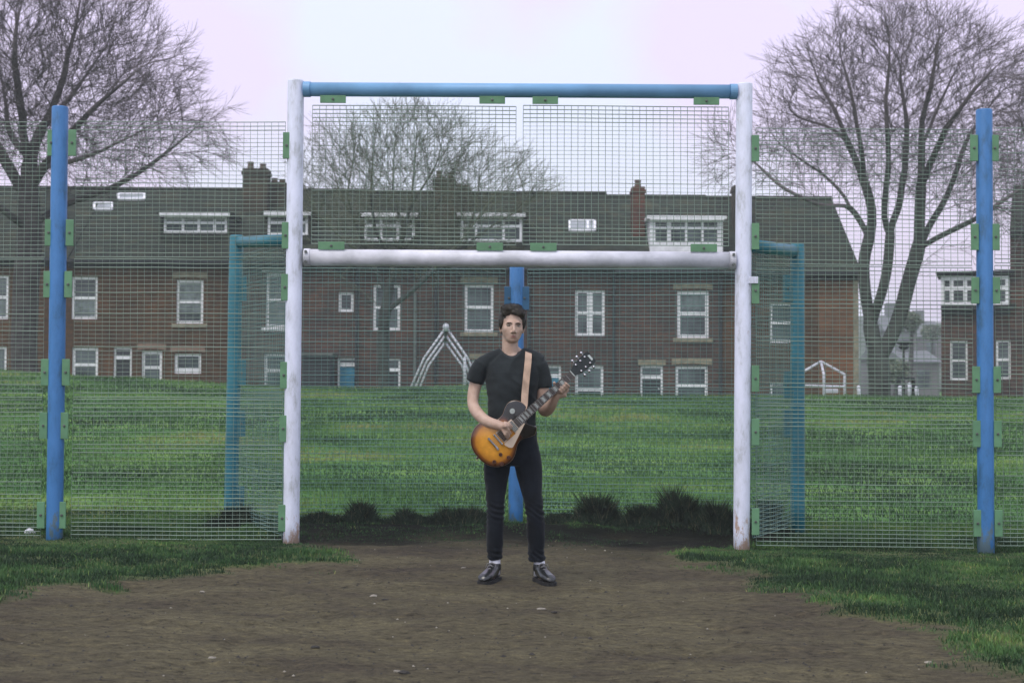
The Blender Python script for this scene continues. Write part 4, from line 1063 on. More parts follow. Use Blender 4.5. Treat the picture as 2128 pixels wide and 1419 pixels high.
# litter and stones
def crumple(px, py, s, m, name, label, cat, group=None, flat=0.6):
    t = FPX*CAM_H/(py-(800+(px-1064)*0.0047)); c = at(px, py, t); r = random.Random(int(px+py))
    mb = MB(); mb.ell((0, 0, 0), (1, 1, 1), 12, 8)
    off = Vector((px, py, 0))*0.37
    g0 = float(ground_z(c.x, t)+micro(np.array([c.x]), np.array([t]))[0])
    vs = []
    for v in mb.v:
        v = Vector(v); k = 1+0.55*noise.noise(v*1.6+off); vs.append((c.x+v.x*k*s, t+v.y*k*s*0.6, g0+s*flat*0.5+v.z*k*s*flat))
    mb.v = vs; o = mb.build(name, m); return tag(o, label, cat, group)
M_paper = mat('white_litter', (0.7, 0.7, 0.74), rough=0.6, bump=0.4, bscale=60)
M_peb = mat('pale_stone', (0.24, 0.22, 0.18), rough=0.85, var=0.25, scale=30)
M_pebd = mat('dark_clod', (0.035, 0.032, 0.028), rough=0.95, var=0.3, scale=30)
crumple(62, 1124, 0.038, M_paper, 'crumpled_paper', 'crumpled white litter at the foot of the left fence', 'litter', flat=0.8)
for i, (px, py, s, m_, lab) in enumerate([(1126, 1262, 0.026, M_peb, 'flat pale stone on the earth in front of the right shoe'), (776, 1240, 0.022, M_peb, 'pale stone on the earth left of centre'),
        (800, 1246, 0.020, M_pebd, 'dark clod beside the pale stone left of centre'), (440, 1366, 0.018, M_peb, 'pale pebble at the lower left of the worn earth'),
        (655, 1345, 0.022, M_pebd, 'dark clod at the lower left centre of the worn earth'), (840, 1396, 0.024, M_pebd, 'dark clod at the bottom edge of the photo'),
        (825, 1393, 0.016, M_peb, 'tiny pale pebble beside the bottom dark clod'), (963, 1181, 0.016, M_peb, 'pale pebble just left of the left shoe'),
        (1152, 1271, 0.018, M_pebd, 'dark clod right of the flat pale stone'), (420, 1240, 0.017, M_peb, 'pale pebble near the left grass edge'),
        (1930, 1362, 0.018, M_peb, 'pale pebble at the lower right near the grass')]):
    crumple(px, py, s, m_, 'stone', lab, 'stone', 'loose stones on the worn earth', flat=0.35)
# fine grit and crumbs of earth
n = 3600; x = RS.uniform(-4, 4, n); y = 5.6+RS.rand(n)**1.3*6.2; k = (dirt_sd(x, y) > 0.05) & (np.abs(x) < .38*y)
x, y = x[k], y[k]; z = ground_z(x, y)+micro(x, y)
mb = MB(); mb2 = MB()
for i in range(len(x)):
    s = rnd.uniform(0.003, 0.008)*(1.7 if rnd.random() < 0.06 else 1); q = mb if rnd.random() < 0.05 else mb2
    c = Vector((x[i], y[i], z[i])); a = rnd.random()*3
    u = Vector((math.cos(a), math.sin(a), 0))*s*1.4; v = Vector((-math.sin(a), math.cos(a), 0))*s; w = Vector((0, 0, s*0.8))
    i0 = len(q.v); q.v += [tuple(c-u), tuple(c-v), tuple(c+u), tuple(c+v), tuple(c+w)]
    for f in ((0, 1, 4), (1, 2, 4), (2, 3, 4), (3, 0, 4)): q.f.append(tuple(i0+j for j in f)); q.mi.append(0)
tag(mb.build('grit', M_peb), 'pale grit scattered over the worn earth', 'grit', kind='stuff')
tag(mb2.build('grit', M_pebd), 'dark earth crumbs scattered over the worn earth', 'grit', kind='stuff')
# ------------------------------------------------------------------ the person
YP = 9.33
def P(px, py, dy=0.0):
    q = at(px, py, YP); return Vector((q.x, YP+dy, q.z))     # dy: towards the goal positive, towards the viewer negative
def skin_mat():
    m = bpy.data.materials.new('skin'); m.use_nodes = True
    global N, L
    N, L = nodes_of(m); b = N['Principled BSDF']; b.inputs['Roughness'].default_value = 0.55; b.inputs['Specular IOR Level'].default_value = 0.35
    b.inputs['Subsurface Weight'].default_value = 0.12; b.inputs['Subsurface Radius'].default_value = (0.02, 0.008, 0.004); b.inputs['Subsurface Scale'].default_value = 0.3
    t = N.new('ShaderNodeTexCoord'); n_ = nd('ShaderNodeTexNoise', Scale=28, Detail=4); L.new(t.outputs['Object'], n_.inputs['Vector'])
    c = ramp(n_.outputs['Fac'], [(0.3, (0.42, 0.285, 0.215)), (0.7, (0.51, 0.365, 0.285))])
    at_ = N.new('ShaderNodeAttribute'); at_.attribute_name = 'lip'
    L.new(mixc(at_.outputs['Fac'], c, (0.27, 0.13, 0.105)), b.inputs['Base Color']); return m
M_skin = skin_mat()
def cloth(name, col, wr=0.25, var=0.2, scale=9):
    m = mat(name, col, rough=0.9, var=var, scale=scale, spec=0.2, bump=wr, bscale=16)
    m.node_tree.nodes['Principled BSDF'].inputs['Sheen Weight'].default_value = 0.08
    return m
M_shirt = cloth('black_cotton', (0.019, 0.024, 0.026))
M_jean = cloth('dark_denim', (0.006, 0.0085, 0.013), var=0.3)
M_hair = mat('dark_brown_hair', (0.034, 0.029, 0.020), rough=0.5, var=0.4, scale=40, spec=0.4)
M_sock = mat('white_sock', (0.62, 0.62, 0.68), rough=0.95, var=0.08)
M_shoe = mat('black_leather', (0.012, 0.013, 0.013), rough=0.28, var=0.3, spec=0.6, coat=0.3)
M_sole = mat('rubber_sole', (0.010, 0.010, 0.010), rough=0.8)
M_lace = mat('grey_lace', (0.14, 0.14, 0.14), rough=0.9)
M_eye = mat('eye_white', (0.27, 0.24, 0.21), rough=0.3, var=0.02); M_iris = mat('iris', (0.05, 0.04, 0.03), rough=0.2)

person = thing('person', 'person in a black t-shirt and black jeans standing and playing a sunburst electric guitar', 'person', tuple(P(1070, 1207)))
S_ = 1/316.7
def cat(pts, n=6):
    """smooth curve through points given with radius: (Vector, r)"""
    out = []
    for i in range(len(pts)-1):
        p0 = pts[max(i-1, 0)]; p1 = pts[i]; p2 = pts[i+1]; p3 = pts[min(i+2, len(pts)-1)]
        for k in range(n):
            t = k/n; f = lambda a, b, c, d: 0.5*((2*b)+(c-a)*t+(2*a-5*b+4*c-d)*t*t+(3*b-a-3*c+d)*t**3)
            out.append((Vector([f(p0[0][j], p1[0][j], p2[0][j], p3[0][j]) for j in range(3)]), f(p0[1], p1[1], p2[1], p3[1])))
    out.append(pts[-1]); return out
def limb(mb, pts, n=16, sub=5, flat=1.0, ref=None):
    c = cat([(Vector(p), r) for p, r in pts], sub)
    mb.tube([p for p, r in c], [r for p, r in c], n=n, flat=flat, ref=ref)
    mb.ell(pts[0][0], (pts[0][1],)*3, 12, 8); mb.ell(pts[-1][0], (pts[-1][1],)*3, 12, 8)

body = MB()
# torso, pelvis
def sec(px, py, hw, hd, dy=0.0, tilt=0.0):
    return (P(px, py, dy), Vector((hw, 0, tilt)), Vector((0, hd, 0)))
body.loft([sec(1064, 735, .055, .055, .01), sec(1065, 745, .10, .065, .01), sec(1066, 757, .165, .085, .005), sec(1066, 780, .165, .10), sec(1065, 810, .155, .105), sec(1064, 850, .135, .092), sec(1064, 880, .138, .092), sec(1064, 915, .158, .10), sec(1065, 940, .13, .085), sec(1066, 955, .06, .06)], 24)
# legs
JL = [(1042, 935), (1033, 1000), (1031, 1060), (1029, 1115), (1028, 1165)]
JR = [(1092, 935), (1102, 1000), (1109, 1060), (1114, 1115), (1121, 1168)]
for J in (JL, JR):
    limb(body, [(P(J[0][0], J[0][1]), .062), (P(*J[1], -.01), .052), (P(*J[2], -.02), .040), (P(*J[3], 0.015), .036), (P(*J[4], 0.03), .027)])
def foot(mb, ank, toe, r0=0.03):
    a = Vector(ank); t = Vector(toe); d = (t-a); d.z = 0; d.normalize()
    mb.tube([a, a+Vector((0, 0, -0.06)), a+d*0.07+Vector((0, 0, -0.085)), a+d*0.15+Vector((0, 0, -0.098))], [.027, .024, .022, .018], n=12)
foot(body, P(1028, 1172, .03), P(1000, 1200, -.2)); foot(body, P(1122, 1175, .03), P(1146, 1200, -.2))
# neck
limb(body, [(P(1062, 755, .02), .064), (P(1061, 735, .012), .057), (P(1060, 715, .006), .053), (P(1061, 695, .01), .054)])
for s_, X0 in ((-1, 1064), (1, 1064)):       # trapezius slopes
    body.tube([P(X0, 722, .02), P(X0+s_*26, 744, .02), P(X0+s_*50, 756, .01)], [.032, .034, .030], n=12)
# right arm (left in the photo): over the guitar body
limb(body, [(P(1003, 764, .01), .046), (P(993, 785, .01), .044), (P(985, 812, .005), .040), (P(983, 838, -.035), .0365), (P(992, 856, -.10), .0385), (P(1011, 873, -.175), .0365), (P(1035, 881, -.222), .032), (P(1052, 887, -.232), .027)])
# left arm (right in the photo)
limb(body, [(P(1116, 764, .01), .046), (P(1124, 785, .02), .048), (P(1128, 815, .02), .044), (P(1130, 848, .01), .041), (P(1136, 851, -.04), .042), (P(1143, 842, -.11), .038), (P(1150, 830, -.165), .029), (P(1155, 820, -.185), .026)])
# head (local frame, rotated a little)
HS = 1.055
HC = P(1063, 713.5, 0.0)
HR = Matrix.Rotation(math.radians(7), 3, 'Z') @ Matrix.Rotation(math.radians(-3), 3, 'X') @ Matrix.Rotation(math.radians(2.0), 3, 'Y')
def Hp(x, y, z): return HC+HR @ (Vector((x, y, z))*HS)
def hel(mb, c, r, rx=0, ry=0, rz=0, n=20, m=14):
    mb.ell(Hp(*c), tuple(q*HS for q in r), n, m, rot=HR @ Euler((rx, ry, rz)).to_matrix())
hel(body, (0, .020, .140), (.075, .094, .088)); hel(body, (0, -.017, .090), (.066, .073, .088)); hel(body, (0, -.026, .056), (.056, .060, .044)); hel(body, (0, -.040, .062), (.054, .050, .040))
hel(body, (0, -.058, .026), (.034, .026, .026)); hel(body, (0, -.046, .034), (.045, .036, .034)); hel(body, (-.034, -.010, .046), (.020, .045, .028)); hel(body, (.034, -.010, .046), (.020, .045, .028))
hel(body, (0, -.076, .124), (.046, .014, .010))
for s_ in (-1, 1):
    hel(body, (s_*.034, -.050, .084), (.028, .028, .028)); hel(body, (s_*.073, .012, .094), (.007, .017, .028), 0, s_*0.10, s_*0.35); hel(body, (s_*.070, .008, .074), (.006, .010, .011))
    hel(body, (s_*.012, -.096, .061), (.0085, .010, .008))
body.tube([Hp(0, -.086, .120), Hp(0, -.094, .100), Hp(0, -.104, .080), Hp(0, -.110, .066)], [.008, .0085, .011, .012], n=10)
hel(body, (0, -.106, .063), (.0125, .012, .010)); hel(body, (0, -.074, .036), (.028, .014, .018)); hel(body, (0, -.084, .0395), (.019, .006, .005)); hel(body, (0, -.083, .029), (.017, .006, .0055))

# guitar frame: U along the neck, Vv across (towards the shoulder side), Nn out to the viewer
GO = P(1026.5, 919, -.182)
NUT = P(1186, 777, -.222)
U = (NUT-GO).normalized(); tmp = Vector((0, -1, 0)); Vv = U.cross(tmp).normalized(); Nn = Vv.cross(U).normalized()
if Nn.y > 0: Nn = -Nn
Vv = Nn.cross(U).normalized()
if Vv.z < 0: Vv = -Vv
SC = 1.0
def Gp(u, v, w=0.0): return GO+U*u+Vv*v+Nn*w
NL = (NUT-GO).length
print('guitar', NL, U, Vv, Nn)

# fretting hand: palm behind the neck, four separate fingers curling over the fretboard
def neck_u(px, py):
    q = at(px, py, YP); d = Vector((q.x-GO.x, 0, q.z-GO.z)); return d.dot(Vector((U.x, 0, U.z)).normalized())
u0 = neck_u(1163, 800)
wr_ = P(1155, 820, -.185)
palm = [Gp(u0-.035, -.050, -.030), Gp(u0, -.052, -.030), Gp(u0+.03, -.045, -.030)]
body.tube([wr_, Gp(u0-.022, -.062, -.035), Gp(u0-.008, -.040, -.040), Gp(u0, -.015, -.045)], [.026, .030, .034, .026], n=14, flat=0.75, ref=tuple(U))
body.ell(Gp(u0-.005, -.040, -.034), (.036, .022, .030), 14, 10)
fl = [(-.028, 0.86), (-.009, 1.0), (.011, 0.98), (.030, .86)]
for i, (du, k) in enumerate(fl):
    uu = u0+du
    body.tube([Gp(uu*1.0, -.036, -.022), Gp(uu+.002, -.047, -.004), Gp(uu+.004, -.043, .016), Gp(uu+.004, -.026*k, .024+.002*i), Gp(uu+.003, -.010+(.006*(i % 2)), .019)], [.0105, .0100, .0095, .0085, .0072], n=10)
    body.ell(Gp(uu+.003, -.010+(.006*(i % 2)), .019), (.0074,)*3, 8, 6)
body.tube([Gp(u0-.028, -.045, -.040), Gp(u0-.035, -.015, -.038), Gp(u0-.030, .012, -.028), Gp(u0-.022, .031, -.012), Gp(u0-.018, .036, .000)], [.014, .0135, .012, .0105, .008], n=10)
# picking hand over the strings
hb = P(1052, 887, -.232)
k0 = Gp(.135, .048, .058); 
body.tube([hb, hb.lerp(k0, .35)+Nn*.006, hb.lerp(k0, .75)+Nn*.006, k0], [.027, .032, .036, .030], n=14, flat=0.55, ref=tuple(Vv))
for i, (tu, tv, tw, bu, bv) in enumerate(((.150, -.002, .028, .150, .050), (.128, -.024, .034, .138, .040), (.108, -.034, .030, .122, .032), (.090, -.038, .026, .108, .028))):
    bs = Gp(bu, bv, .058); tp = Gp(tu, tv, tw); mid = bs.lerp(tp, .45)+Nn*.020+Vv*-.004; m2 = bs.lerp(tp, .78)+Nn*.012
    body.tube([bs, mid, m2, tp], [.0110, .0100, .0088, .0072], n=10); body.ell(tp, (.0074,)*3, 8, 6)
tb = hb.lerp(k0, .55); tt_ = Gp(.163, .004, .030)
body.tube([tb+Vv*.010, Gp(.135, .052, .062)+U*.010, Gp(.160, .030, .052), tt_], [.015, .0135, .0115, .0085], n=10); body.ell(tt_, (.0085,)*3, 8, 6)

bme = baked(body, 'body', 0.0038, smooth_it=5, fac=0.5)
co = coords(bme)
ed = np.empty(len(bme.edges)*2, np.int32); bme.edges.foreach_get('vertices', ed); ed = ed.reshape(-1, 2)
lc0 = (co-np.array(HC)) @ np.array(HR.inverted()).T/HS
def _g(c, s_): return np.exp(-(((lc0-np.array(c))/np.array(s_))**2).sum(1))
wsm = np.clip((lc0[:, 2]-.0)/.02, 0, 1)*np.clip((.16-lc0[:, 2])/.02, 0, 1)*(np.abs(lc0[:, 0]) < .068)*np.clip((-.0-lc0[:, 1])/.02, 0, 1)
wsm = wsm*(1-np.clip(1.3*_g((0, -.100, .072), (.014, .03, .026)), 0, 1))*(1-0.8*np.clip(1.4*_g((0, -.09, .035), (.02, .03, .010)), 0, 1))
deg = np.bincount(ed.ravel(), minlength=len(co)).astype(float)[:, None]
for _ in range(26):
    acc = np.zeros_like(co); np.add.at(acc, ed[:, 0], co[ed[:, 1]]); np.add.at(acc, ed[:, 1], co[ed[:, 0]])
    co = co+(acc/np.maximum(deg, 1)-co)*(0.5*wsm[:, None])
set_coords(bme, co); nrm_ = normals(bme)
Hinv = np.array(HR.inverted()); loc = (co-np.array(HC)) @ Hinv.T/HS
def gau(c, s):
    d = (loc-np.array(c))/np.array(s); return np.exp(-(d*d).sum(1))
hn = nrm_ @ Hinv.T
disp = np.zeros(len(co))
for s_ in (-1, 1):
    disp -= 0.0050*gau((s_*.030, -.080, .104), (.017, .03, .011))
    disp -= 0.003*gau((s_*.0085, -.104, .0545), (.004, .012, .003))
disp -= 0.0045*gau((0, -.098, .0345), (.022, .02, .0022)); disp -= 0.003*gau((0, -.085, .022), (.016, .02, .005)); disp -= 0.0015*gau((0, -.1, .049), (.0035, .02, .006))
disp -= 0.0*gau((0, 0, 0), (1, 1, 1))
loc2 = loc+hn*disp[:, None]
set_coords(bme, np.array(HC)+(loc2*HS) @ np.array(HR).T)
lip = np.clip(1.5*gau((0, -.095, .0345), (.0200, .02, .0075)), 0, 1)
lip = np.maximum(lip, 0.35*np.clip(gau((.024, -.1, .118), (.02, .03, .004))+gau((-.024, -.1, .118), (.02, .03, .004)), 0, 1))
la = bme.attributes.new('lip', 'FLOAT', 'POINT'); la.data.foreach_set('value', lip.astype(np.float32))
bo = obj_of(bme, 'body', M_skin, person)
# eyes and brows
for s_ in (-1, 1):
    mb = MB(); c = Hp(s_*.0295, -.0715, .1035); mb.ell(c, (.0150, .0128, .0054), 16, 10, rot=HR)
    mb.ell(Hp(s_*.0285, -.0795, .1030), (.0060, .0045, .0044), 12, 8, rot=HR, mi=1); mb.build('eye', [M_eye, M_iris], person, smooth=True)
    mb = MB()
    mb.tube([Hp(s_*.011, -.0905, .1150), Hp(s_*.024, -.0900, .1195), Hp(s_*.038, -.0810, .1180), Hp(s_*.047, -.0690, .1130)], [.0024, .0034, .0030, .0015], n=8, flat=0.9)
    mb.tube([Hp(s_*.014, -.0800, .1055), Hp(s_*.026, -.0850, .1090), Hp(s_*.037, -.0810, .1085), Hp(s_*.045, -.0720, .1050)], [.0006, .0009, .0009, .0006], n=6)
    mb.build('eyebrow', M_hair, person, smooth=True)
# hair: cap with a swept fringe, then strands combed over it
hm = MB()
hel(hm, (0, .030, .152), (.084, .098, .090)); hel(hm, (0, .045, .115), (.080, .082, .070))
for s_ in (-1, 1): hel(hm, (s_*.069, -.004, .140), (.017, .036, .046)); hel(hm, (s_*.074, -.006, .113), (.0065, .014, .024))
hel(hm, (-.012, -.040, .212), (.064, .046, .028), 0.30); hel(hm, (.022, -.056, .196), (.048, .034, .024), 0.35, 0.30); hel(hm, (-.045, -.040, .192), (.030, .034, .030)); hel(hm, (.050, -.042, .184), (.026, .032, .030))
hel(hm, (.008, -.072, .186), (.034, .018, .013), 0.3, .28); hel(hm, (0, .0, .225), (.060, .06, .022))
hme = baked(hm, 'hair', 0.004, 3)
hc = coords(hme); hno = normals(hme)
hl = (hc-np.array(HC)) @ Hinv.T/HS
# keep the face free of hair
d = np.array([noise.noise(Vector((p[0]*55, p[1]*30, p[2]*22)))*0.0022+noise.noise(Vector((p[0]*130, p[1]*60, p[2]*50)))*0.002 for p in hl])
set_coords(hme, hc+hno*d[:, None]); hair = obj_of(hme, 'hair', M_hair, person)
r = random.Random(4); hv = coords(hme); hn2 = normals(hme); sel = [i for i in range(len(hv))]
mb = MB()
for _ in range(5200):
    i = r.choice(sel); p = Vector(hv[i]); n_ = Vector(hn2[i]); lp_ = Vector(hl[i])
    if lp_.z < .085 and lp_.y < 0.0: continue
    if lp_.z < .176 and lp_.y < -.035 and abs(lp_.x) < .064: continue
    top = lp_.z > .19
    fwd = HR @ (Vector((0.35, -1, 0.15)) if top and lp_.y < .05 else Vector((0.15*(1 if lp_.x > 0 else -1), .25, -1)))
    t_ = (fwd-n_*fwd.dot(n_)).normalized(); l = r.uniform(.010, .020) if top else r.uniform(.008, .016)
    sd_ = t_.cross(n_).normalized()*0.0007; p1 = p+t_*l*.5+n_*.0035+Vector((r.uniform(-1, 1), r.uniform(-1, 1), r.uniform(-1, 1)))*.002; p2 = p+t_*l+n_*r.uniform(.001, .006)
    mb.quad(p-sd_, p+sd_, p1+sd_, p1-sd_); mb.poly([p1-sd_, p1+sd_, p2])
mb.build('strands', M_hair, hair)

# t-shirt
ts = MB()
ts.loft([sec(1062, 721, .064, .060, .014, 0.004), sec(1062.5, 727, .070, .064, .014, 0.004), sec(1064, 736, .100, .074, .012), sec(1065, 746, .138, .084, .01), sec(1066, 756, .178, .098, .008), sec(1066, 775, .180, .116, .002), sec(1066, 800, .172, .124, 0), sec(1065, 830, .160, .118, 0), sec(1064, 860, .154, .112, 0), sec(1064, 885, .160, .114, 0), sec(1064, 904, .168, .118, 0)], 32)
for s_, X0 in ((-1, 1064), (1, 1066)):
    ts.tube([P(X0+s_*18, 734, .015), P(X0+s_*40, 744, .012), P(X0+s_*57, 755, .01)], [.040, .050, .056], n=14)
ts.tube([P(1004, 755, .008), P(996, 768, .01), P(989, 782, .01), P(985.5, 793, .012)], [.060, .061, .058, .055], n=20)
ts.tube([P(1119, 755, .008), P(1124, 770, .015), P(1128, 788, .018), P(1129.5, 806, .02)], [.060, .061, .058, .056], n=20)
ts.ell(P(1006, 754, .008), (.055, .055, .050), 14, 10); ts.ell(P(1117, 754, .008), (.055, .055, .050), 14, 10)
tme = baked(ts, 't_shirt', 0.0065, 5)
def wrinkle(me, amp, fx, fz, seed, extra=None):
    c = coords(me); n_ = normals(me); d = np.empty(len(c))
    for i, p in enumerate(c):
        q = Vector((p[0]*fx+seed, p[1]*fx, p[2]*fz)); w = noise.noise(Vector((p[0]*4, p[1]*4, p[2]*4+seed)))*1.2
        v = noise.noise(q+Vector((w, w*0.5, w))); d[i] = (1-abs(v)*2.6)*0.6+noise.noise(q*2.1)*0.4
    d *= amp
    if extra is not None: d += extra(c)
    set_coords(me, c+n_*d[:, None])
wrinkle(tme, 0.0105, 7, 3.5, 3.0)
# neckline: everything of the shirt above a tilted cut is folded down onto it
c = coords(tme); nx_ = (c[:, 0]-P(1062, 740).x)/.075; front = np.clip((YP+.075-c[:, 1])/.15, 0, 1)
ring = P(1063, 723).z-0.068*front**1.3*np.sqrt(np.clip(1-nx_**2, 0, 1))
m_ = c[:, 2] > ring
c[m_, 2] = ring[m_]
set_coords(tme, c); obj_of(tme, 't_shirt', M_shirt, person)

# jeans
jm = MB()
jm.loft([sec(1064, 888, .140, .100), sec(1064, 905, .160, .110), sec(1065, 930, .176, .118, .005), sec(1065, 950, .170, .114, .006), sec(1066, 966, .135, .10, .006)], 28)
def leg(pts):
    limb(jm, [(P(a, b, d), r) for a, b, d, r in pts], n=20)
leg([(1037, 945, 0, .090), (1032, 980, -.004, .083), (1030, 1020, -.012, .066), (1030, 1055, -.02, .055), (1028.5, 1090, -.008, .056), (1028, 1130, .014, .052), (1028, 1150, .026, .047)])
leg([(1094, 945, 0, .092), (1100, 980, -.004, .084), (1106, 1020, -.012, .068), (1110, 1055, -.02, .058), (1113.5, 1090, -.008, .058), (1114, 1130, .014, .054), (1115, 1152, .026, .051)])
jm.tube([P(1028, 1150, .026), P(1028, 1162, .03)], [.048, .047], n=20); jm.tube([P(1115, 1150, .026), P(1116, 1166, .03)], [.052, .053], n=20)
jme = baked(jm, 'jeans', 0.0065, 5)
kz = [P(1, 1058).z, P(1, 1150).z]
def kf(c):
    return 0.0045*np.sin((c[:, 2]+c[:, 0]*.5)*170+np.sin(c[:, 0]*40)*1.5)*(np.exp(-((c[:, 2]-kz[0])/.06)**2)+0.8*np.exp(-((c[:, 2]-kz[1])/.05)**2))
wrinkle(jme, 0.0065, 11, 8, 8.0, kf); obj_of(jme, 'jeans', M_jean, person)
mb = MB()
for (px, py, w) in ((1103, 893, .05), (1088, 892, .03)):
    pass
# belt loop hardware glimpsed under the guitar neck
mb.tube([P(1088, 884, -.115), P(1096, 893, -.118), P(1106, 894, -.112), P(1111, 888, -.10)], [.0022]*4, n=6); 

# socks, shoes
def shoe(ank, toe, side):
    a = Vector(ank); t = Vector(toe); gz = 0.0-.011*a.x+0.002
    d = t-a; d.z = 0; Lh = d.length; d.normalize(); s = Vector((-d.y, d.x, 0))
    mb = MB(); mb.tube([Vector((a.x, a.y, a.z+.035)), Vector((a.x, a.y, a.z)), Vector((a.x, a.y, a.z-.06))], [.0375, .036, .037], n=18); mb.build('sock', M_sock, person, smooth=True)
    L_ = Lh+.075; heel = Vector((a.x, a.y, 0))-d*.055
    # upper: sections across the foot from heel to toe (position, half width, height)
    prof = [(0.0, .020, .050), (.02, .032, .080), (.06, .036, .098), (.10, .037, .100), (.14, .041, .080), (.18, .046, .066), (.22, .048, .056), (.255, .043, .050), (.28, .030, .038), (.292, .014, .022)]
    k_ = L_/.292; mb = MB(); secs = []
    for (u, w, h) in prof:
        c = heel+d*(u*k_); c.z = gz+.016+h*0.5; secs.append((c, s*w, Vector((0, 0, h*0.5))))
    mb.loft(secs, 20)
    mb.tube([Vector((a.x, a.y, gz+.07)), Vector((a.x, a.y, gz+.112))], [.044, .041], n=18)
    me = baked(mb, 'shoe', .004, 4); sh = obj_of(me, 'shoe', M_shoe, person)
    mb = MB(); n_ = 14; top = []; 
    for (u, w, h) in prof: top.append((u*k_, w+.004))
    pts = [(heel+d*(u-(.003 if i == 0 else 0))+s*w) for i, (u, w) in enumerate(top)]+[(heel+d*u-s*w) for (u, w) in reversed(top)]
    lo = [Vector((p.x, p.y, gz-.004)) for p in pts]; hi = [Vector((p.x, p.y, gz+.020)) for p in pts]
    mb.poly(hi); mb.poly(list(reversed(lo)))
    for i in range(len(pts)):
        j = (i+1) % len(pts); mb.quad(lo[i], lo[j], hi[j], hi[i])
    mb.build('sole', M_sole, sh)
    mb = MB()
    for q in range(4):
        c = heel+d*((.115+.022*q)*k_); hh_ = gz+.016+.108-.011*q-.006*q*q*0.4
        for e in (-1, 1):
            mb.tube([Vector((c.x, c.y, hh_-.012))+s*.022*e-d*.006, Vector((c.x, c.y, hh_-.002))+s*.004*e, Vector((c.x, c.y, hh_-.013))-s*.020*e+d*.008], [.0026]*3, n=6)
    mb.tube([heel+d*.12*k_+Vector((0, 0, gz+.118)), heel+d*.125*k_+s*.028+Vector((0, 0, gz+.118)), heel+d*.135*k_+s*.036+Vector((0, 0, gz+.09))], [.0026]*3, n=6)
    mb.tube([heel+d*.12*k_+Vector((0, 0, gz+.118)), heel+d*.125*k_-s*.026+Vector((0, 0, gz+.116)), heel+d*.14*k_-s*.034+Vector((0, 0, gz+.088))], [.0026]*3, n=6)
    mb.build('laces', M_lace, sh, smooth=True)
shoe(P(1028, 1175, .03), P(1005, 1200, -.175), -1)
shoe(P(1121, 1178, .03), P(1143, 1203, -.180), 1)

# ------------------------------------------------------------------ the guitar
def burst_shade():
    m = bpy.data.materials.new('shaded_sunburst'); m.use_nodes = True
    global N, L
    N, L = nodes_of(m); b = N['Principled BSDF']; b.inputs['Roughness'].default_value = 0.18; b.inputs['Coat Weight'].default_value = 0.35
    a_ = N.new('ShaderNodeAttribute'); a_.attribute_name = 'burst_shade'
    c = ramp(a_.outputs['Fac'], [(0.0, (0.010, 0.009, 0.008)), (0.12, (0.075, 0.022, 0.010)), (0.34, (0.24, 0.085, 0.016)), (0.50, (0.50, 0.205, 0.024)), (1.0, (0.68, 0.31, 0.038))])
    t = N.new('ShaderNodeTexCoord'); n_ = nd('ShaderNodeTexNoise', Scale=30, Detail=4); L.new(t.outputs['Object'], n_.inputs['Vector'])
    L.new(mixc(0.35, c, mixc(1.0, c, ramp(n_.outputs['Fac'], [(0.3, (0.7, 0.7, 0.7)), (0.7, (1.25, 1.25, 1.25))]), 'MULTIPLY')), b.inputs['Base Color']); return m
M_burst = burst_shade()
M_gside = mat('dark_red_side', (0.05, 0.018, 0.010), rough=0.25, coat=0.5)
M_cream = mat('cream_plastic', (0.55, 0.44, 0.34), rough=0.35, var=0.05)
M_bind = mat('aged_binding', (0.22, 0.14, 0.08), rough=0.4)
M_fb = mat('rosewood', (0.045, 0.032, 0.027), rough=0.5)
M_inlay = mat('pearl_inlay', (0.42, 0.46, 0.44), rough=0.25)
M_chrome = mat('chrome', (0.48, 0.48, 0.50), rough=0.22, metal=0.9, var=0.03)
M_head = mat('black_headstock', (0.028, 0.034, 0.036), rough=0.5, spec=0.2)
M_knob = mat('dark_amber_knob', (0.06, 0.02, 0.012), rough=0.3)
M_neck = mat('mahogany_neck', (0.10, 0.05, 0.03), rough=0.35)
M_strap = mat('tan_leather_strap', (0.40, 0.28, 0.20), rough=0.7, var=0.25, scale=14, bump=0.15)
M_str = mat('string_steel', (0.4, 0.4, 0.4), rough=0.3, metal=0.8)
guitar = thing('electric_guitar', 'sunburst electric guitar with cream pickguard held by the person', 'guitar', tuple(GO))
UB = 0.300            # neck joint, metres from the tailpiece
# outline (u, v) of the single-cutaway body, counter-clockwise from the strap-button end; +v faces the shoulder
OUT = [(-.135, 0), (-.132, .045), (-.115, .090), (-.083, .128), (-.040, .152), (.005, .160), (.045, .150), (.080, .128), (.108, .106), (.138, .097), (.172, .104), (.205, .122), (.238, .133), (.270, .127), (.297, .105), (.312, .072), (.314, .040), (.306, .028),
       (.270, .026), (.262, -.030), (.250, -.034), (.246, -.052), (.256, -.074), (.272, -.092), (.276, -.104), (.268, -.115), (.252, -.124), (.235, -.133), (.200, -.122), (.170, -.106), (.138, -.100), (.108, -.109), (.080, -.128), (.045, -.150), (.005, -.160), (-.040, -.152), (-.083, -.128), (-.115, -.090), (-.132, -.045)]
def smooth_closed(p, k=4):
    n_ = len(p); o = []
    for i in range(n_):
        p0, p1, p2, p3 = p[i-1], p[i], p[(i+1) % n_], p[(i+2) % n_]
        for q in range(k):
            t = q/k; o.append(tuple(0.5*((2*p1[j])+(p2[j]-p0[j])*t+(2*p0[j]-5*p1[j]+4*p2[j]-p3[j])*t*t+(3*p1[j]-p0[j]-3*p2[j]+p3[j])*t**3) for j in (0, 1)))
    return o
ol = smooth_closed(OUT, 3); cen = (0.08, 0.0)
gb = MB(); bur = []
rings = [(1.0, -.048), (1.0, -.002), (0.985, .000), (0.93, .003), (0.82, .007), (0.66, .011), (0.48, .014), (0.30, .016), (0.14, .017)]
axis = [(0.0, 0), (.235, 0)]
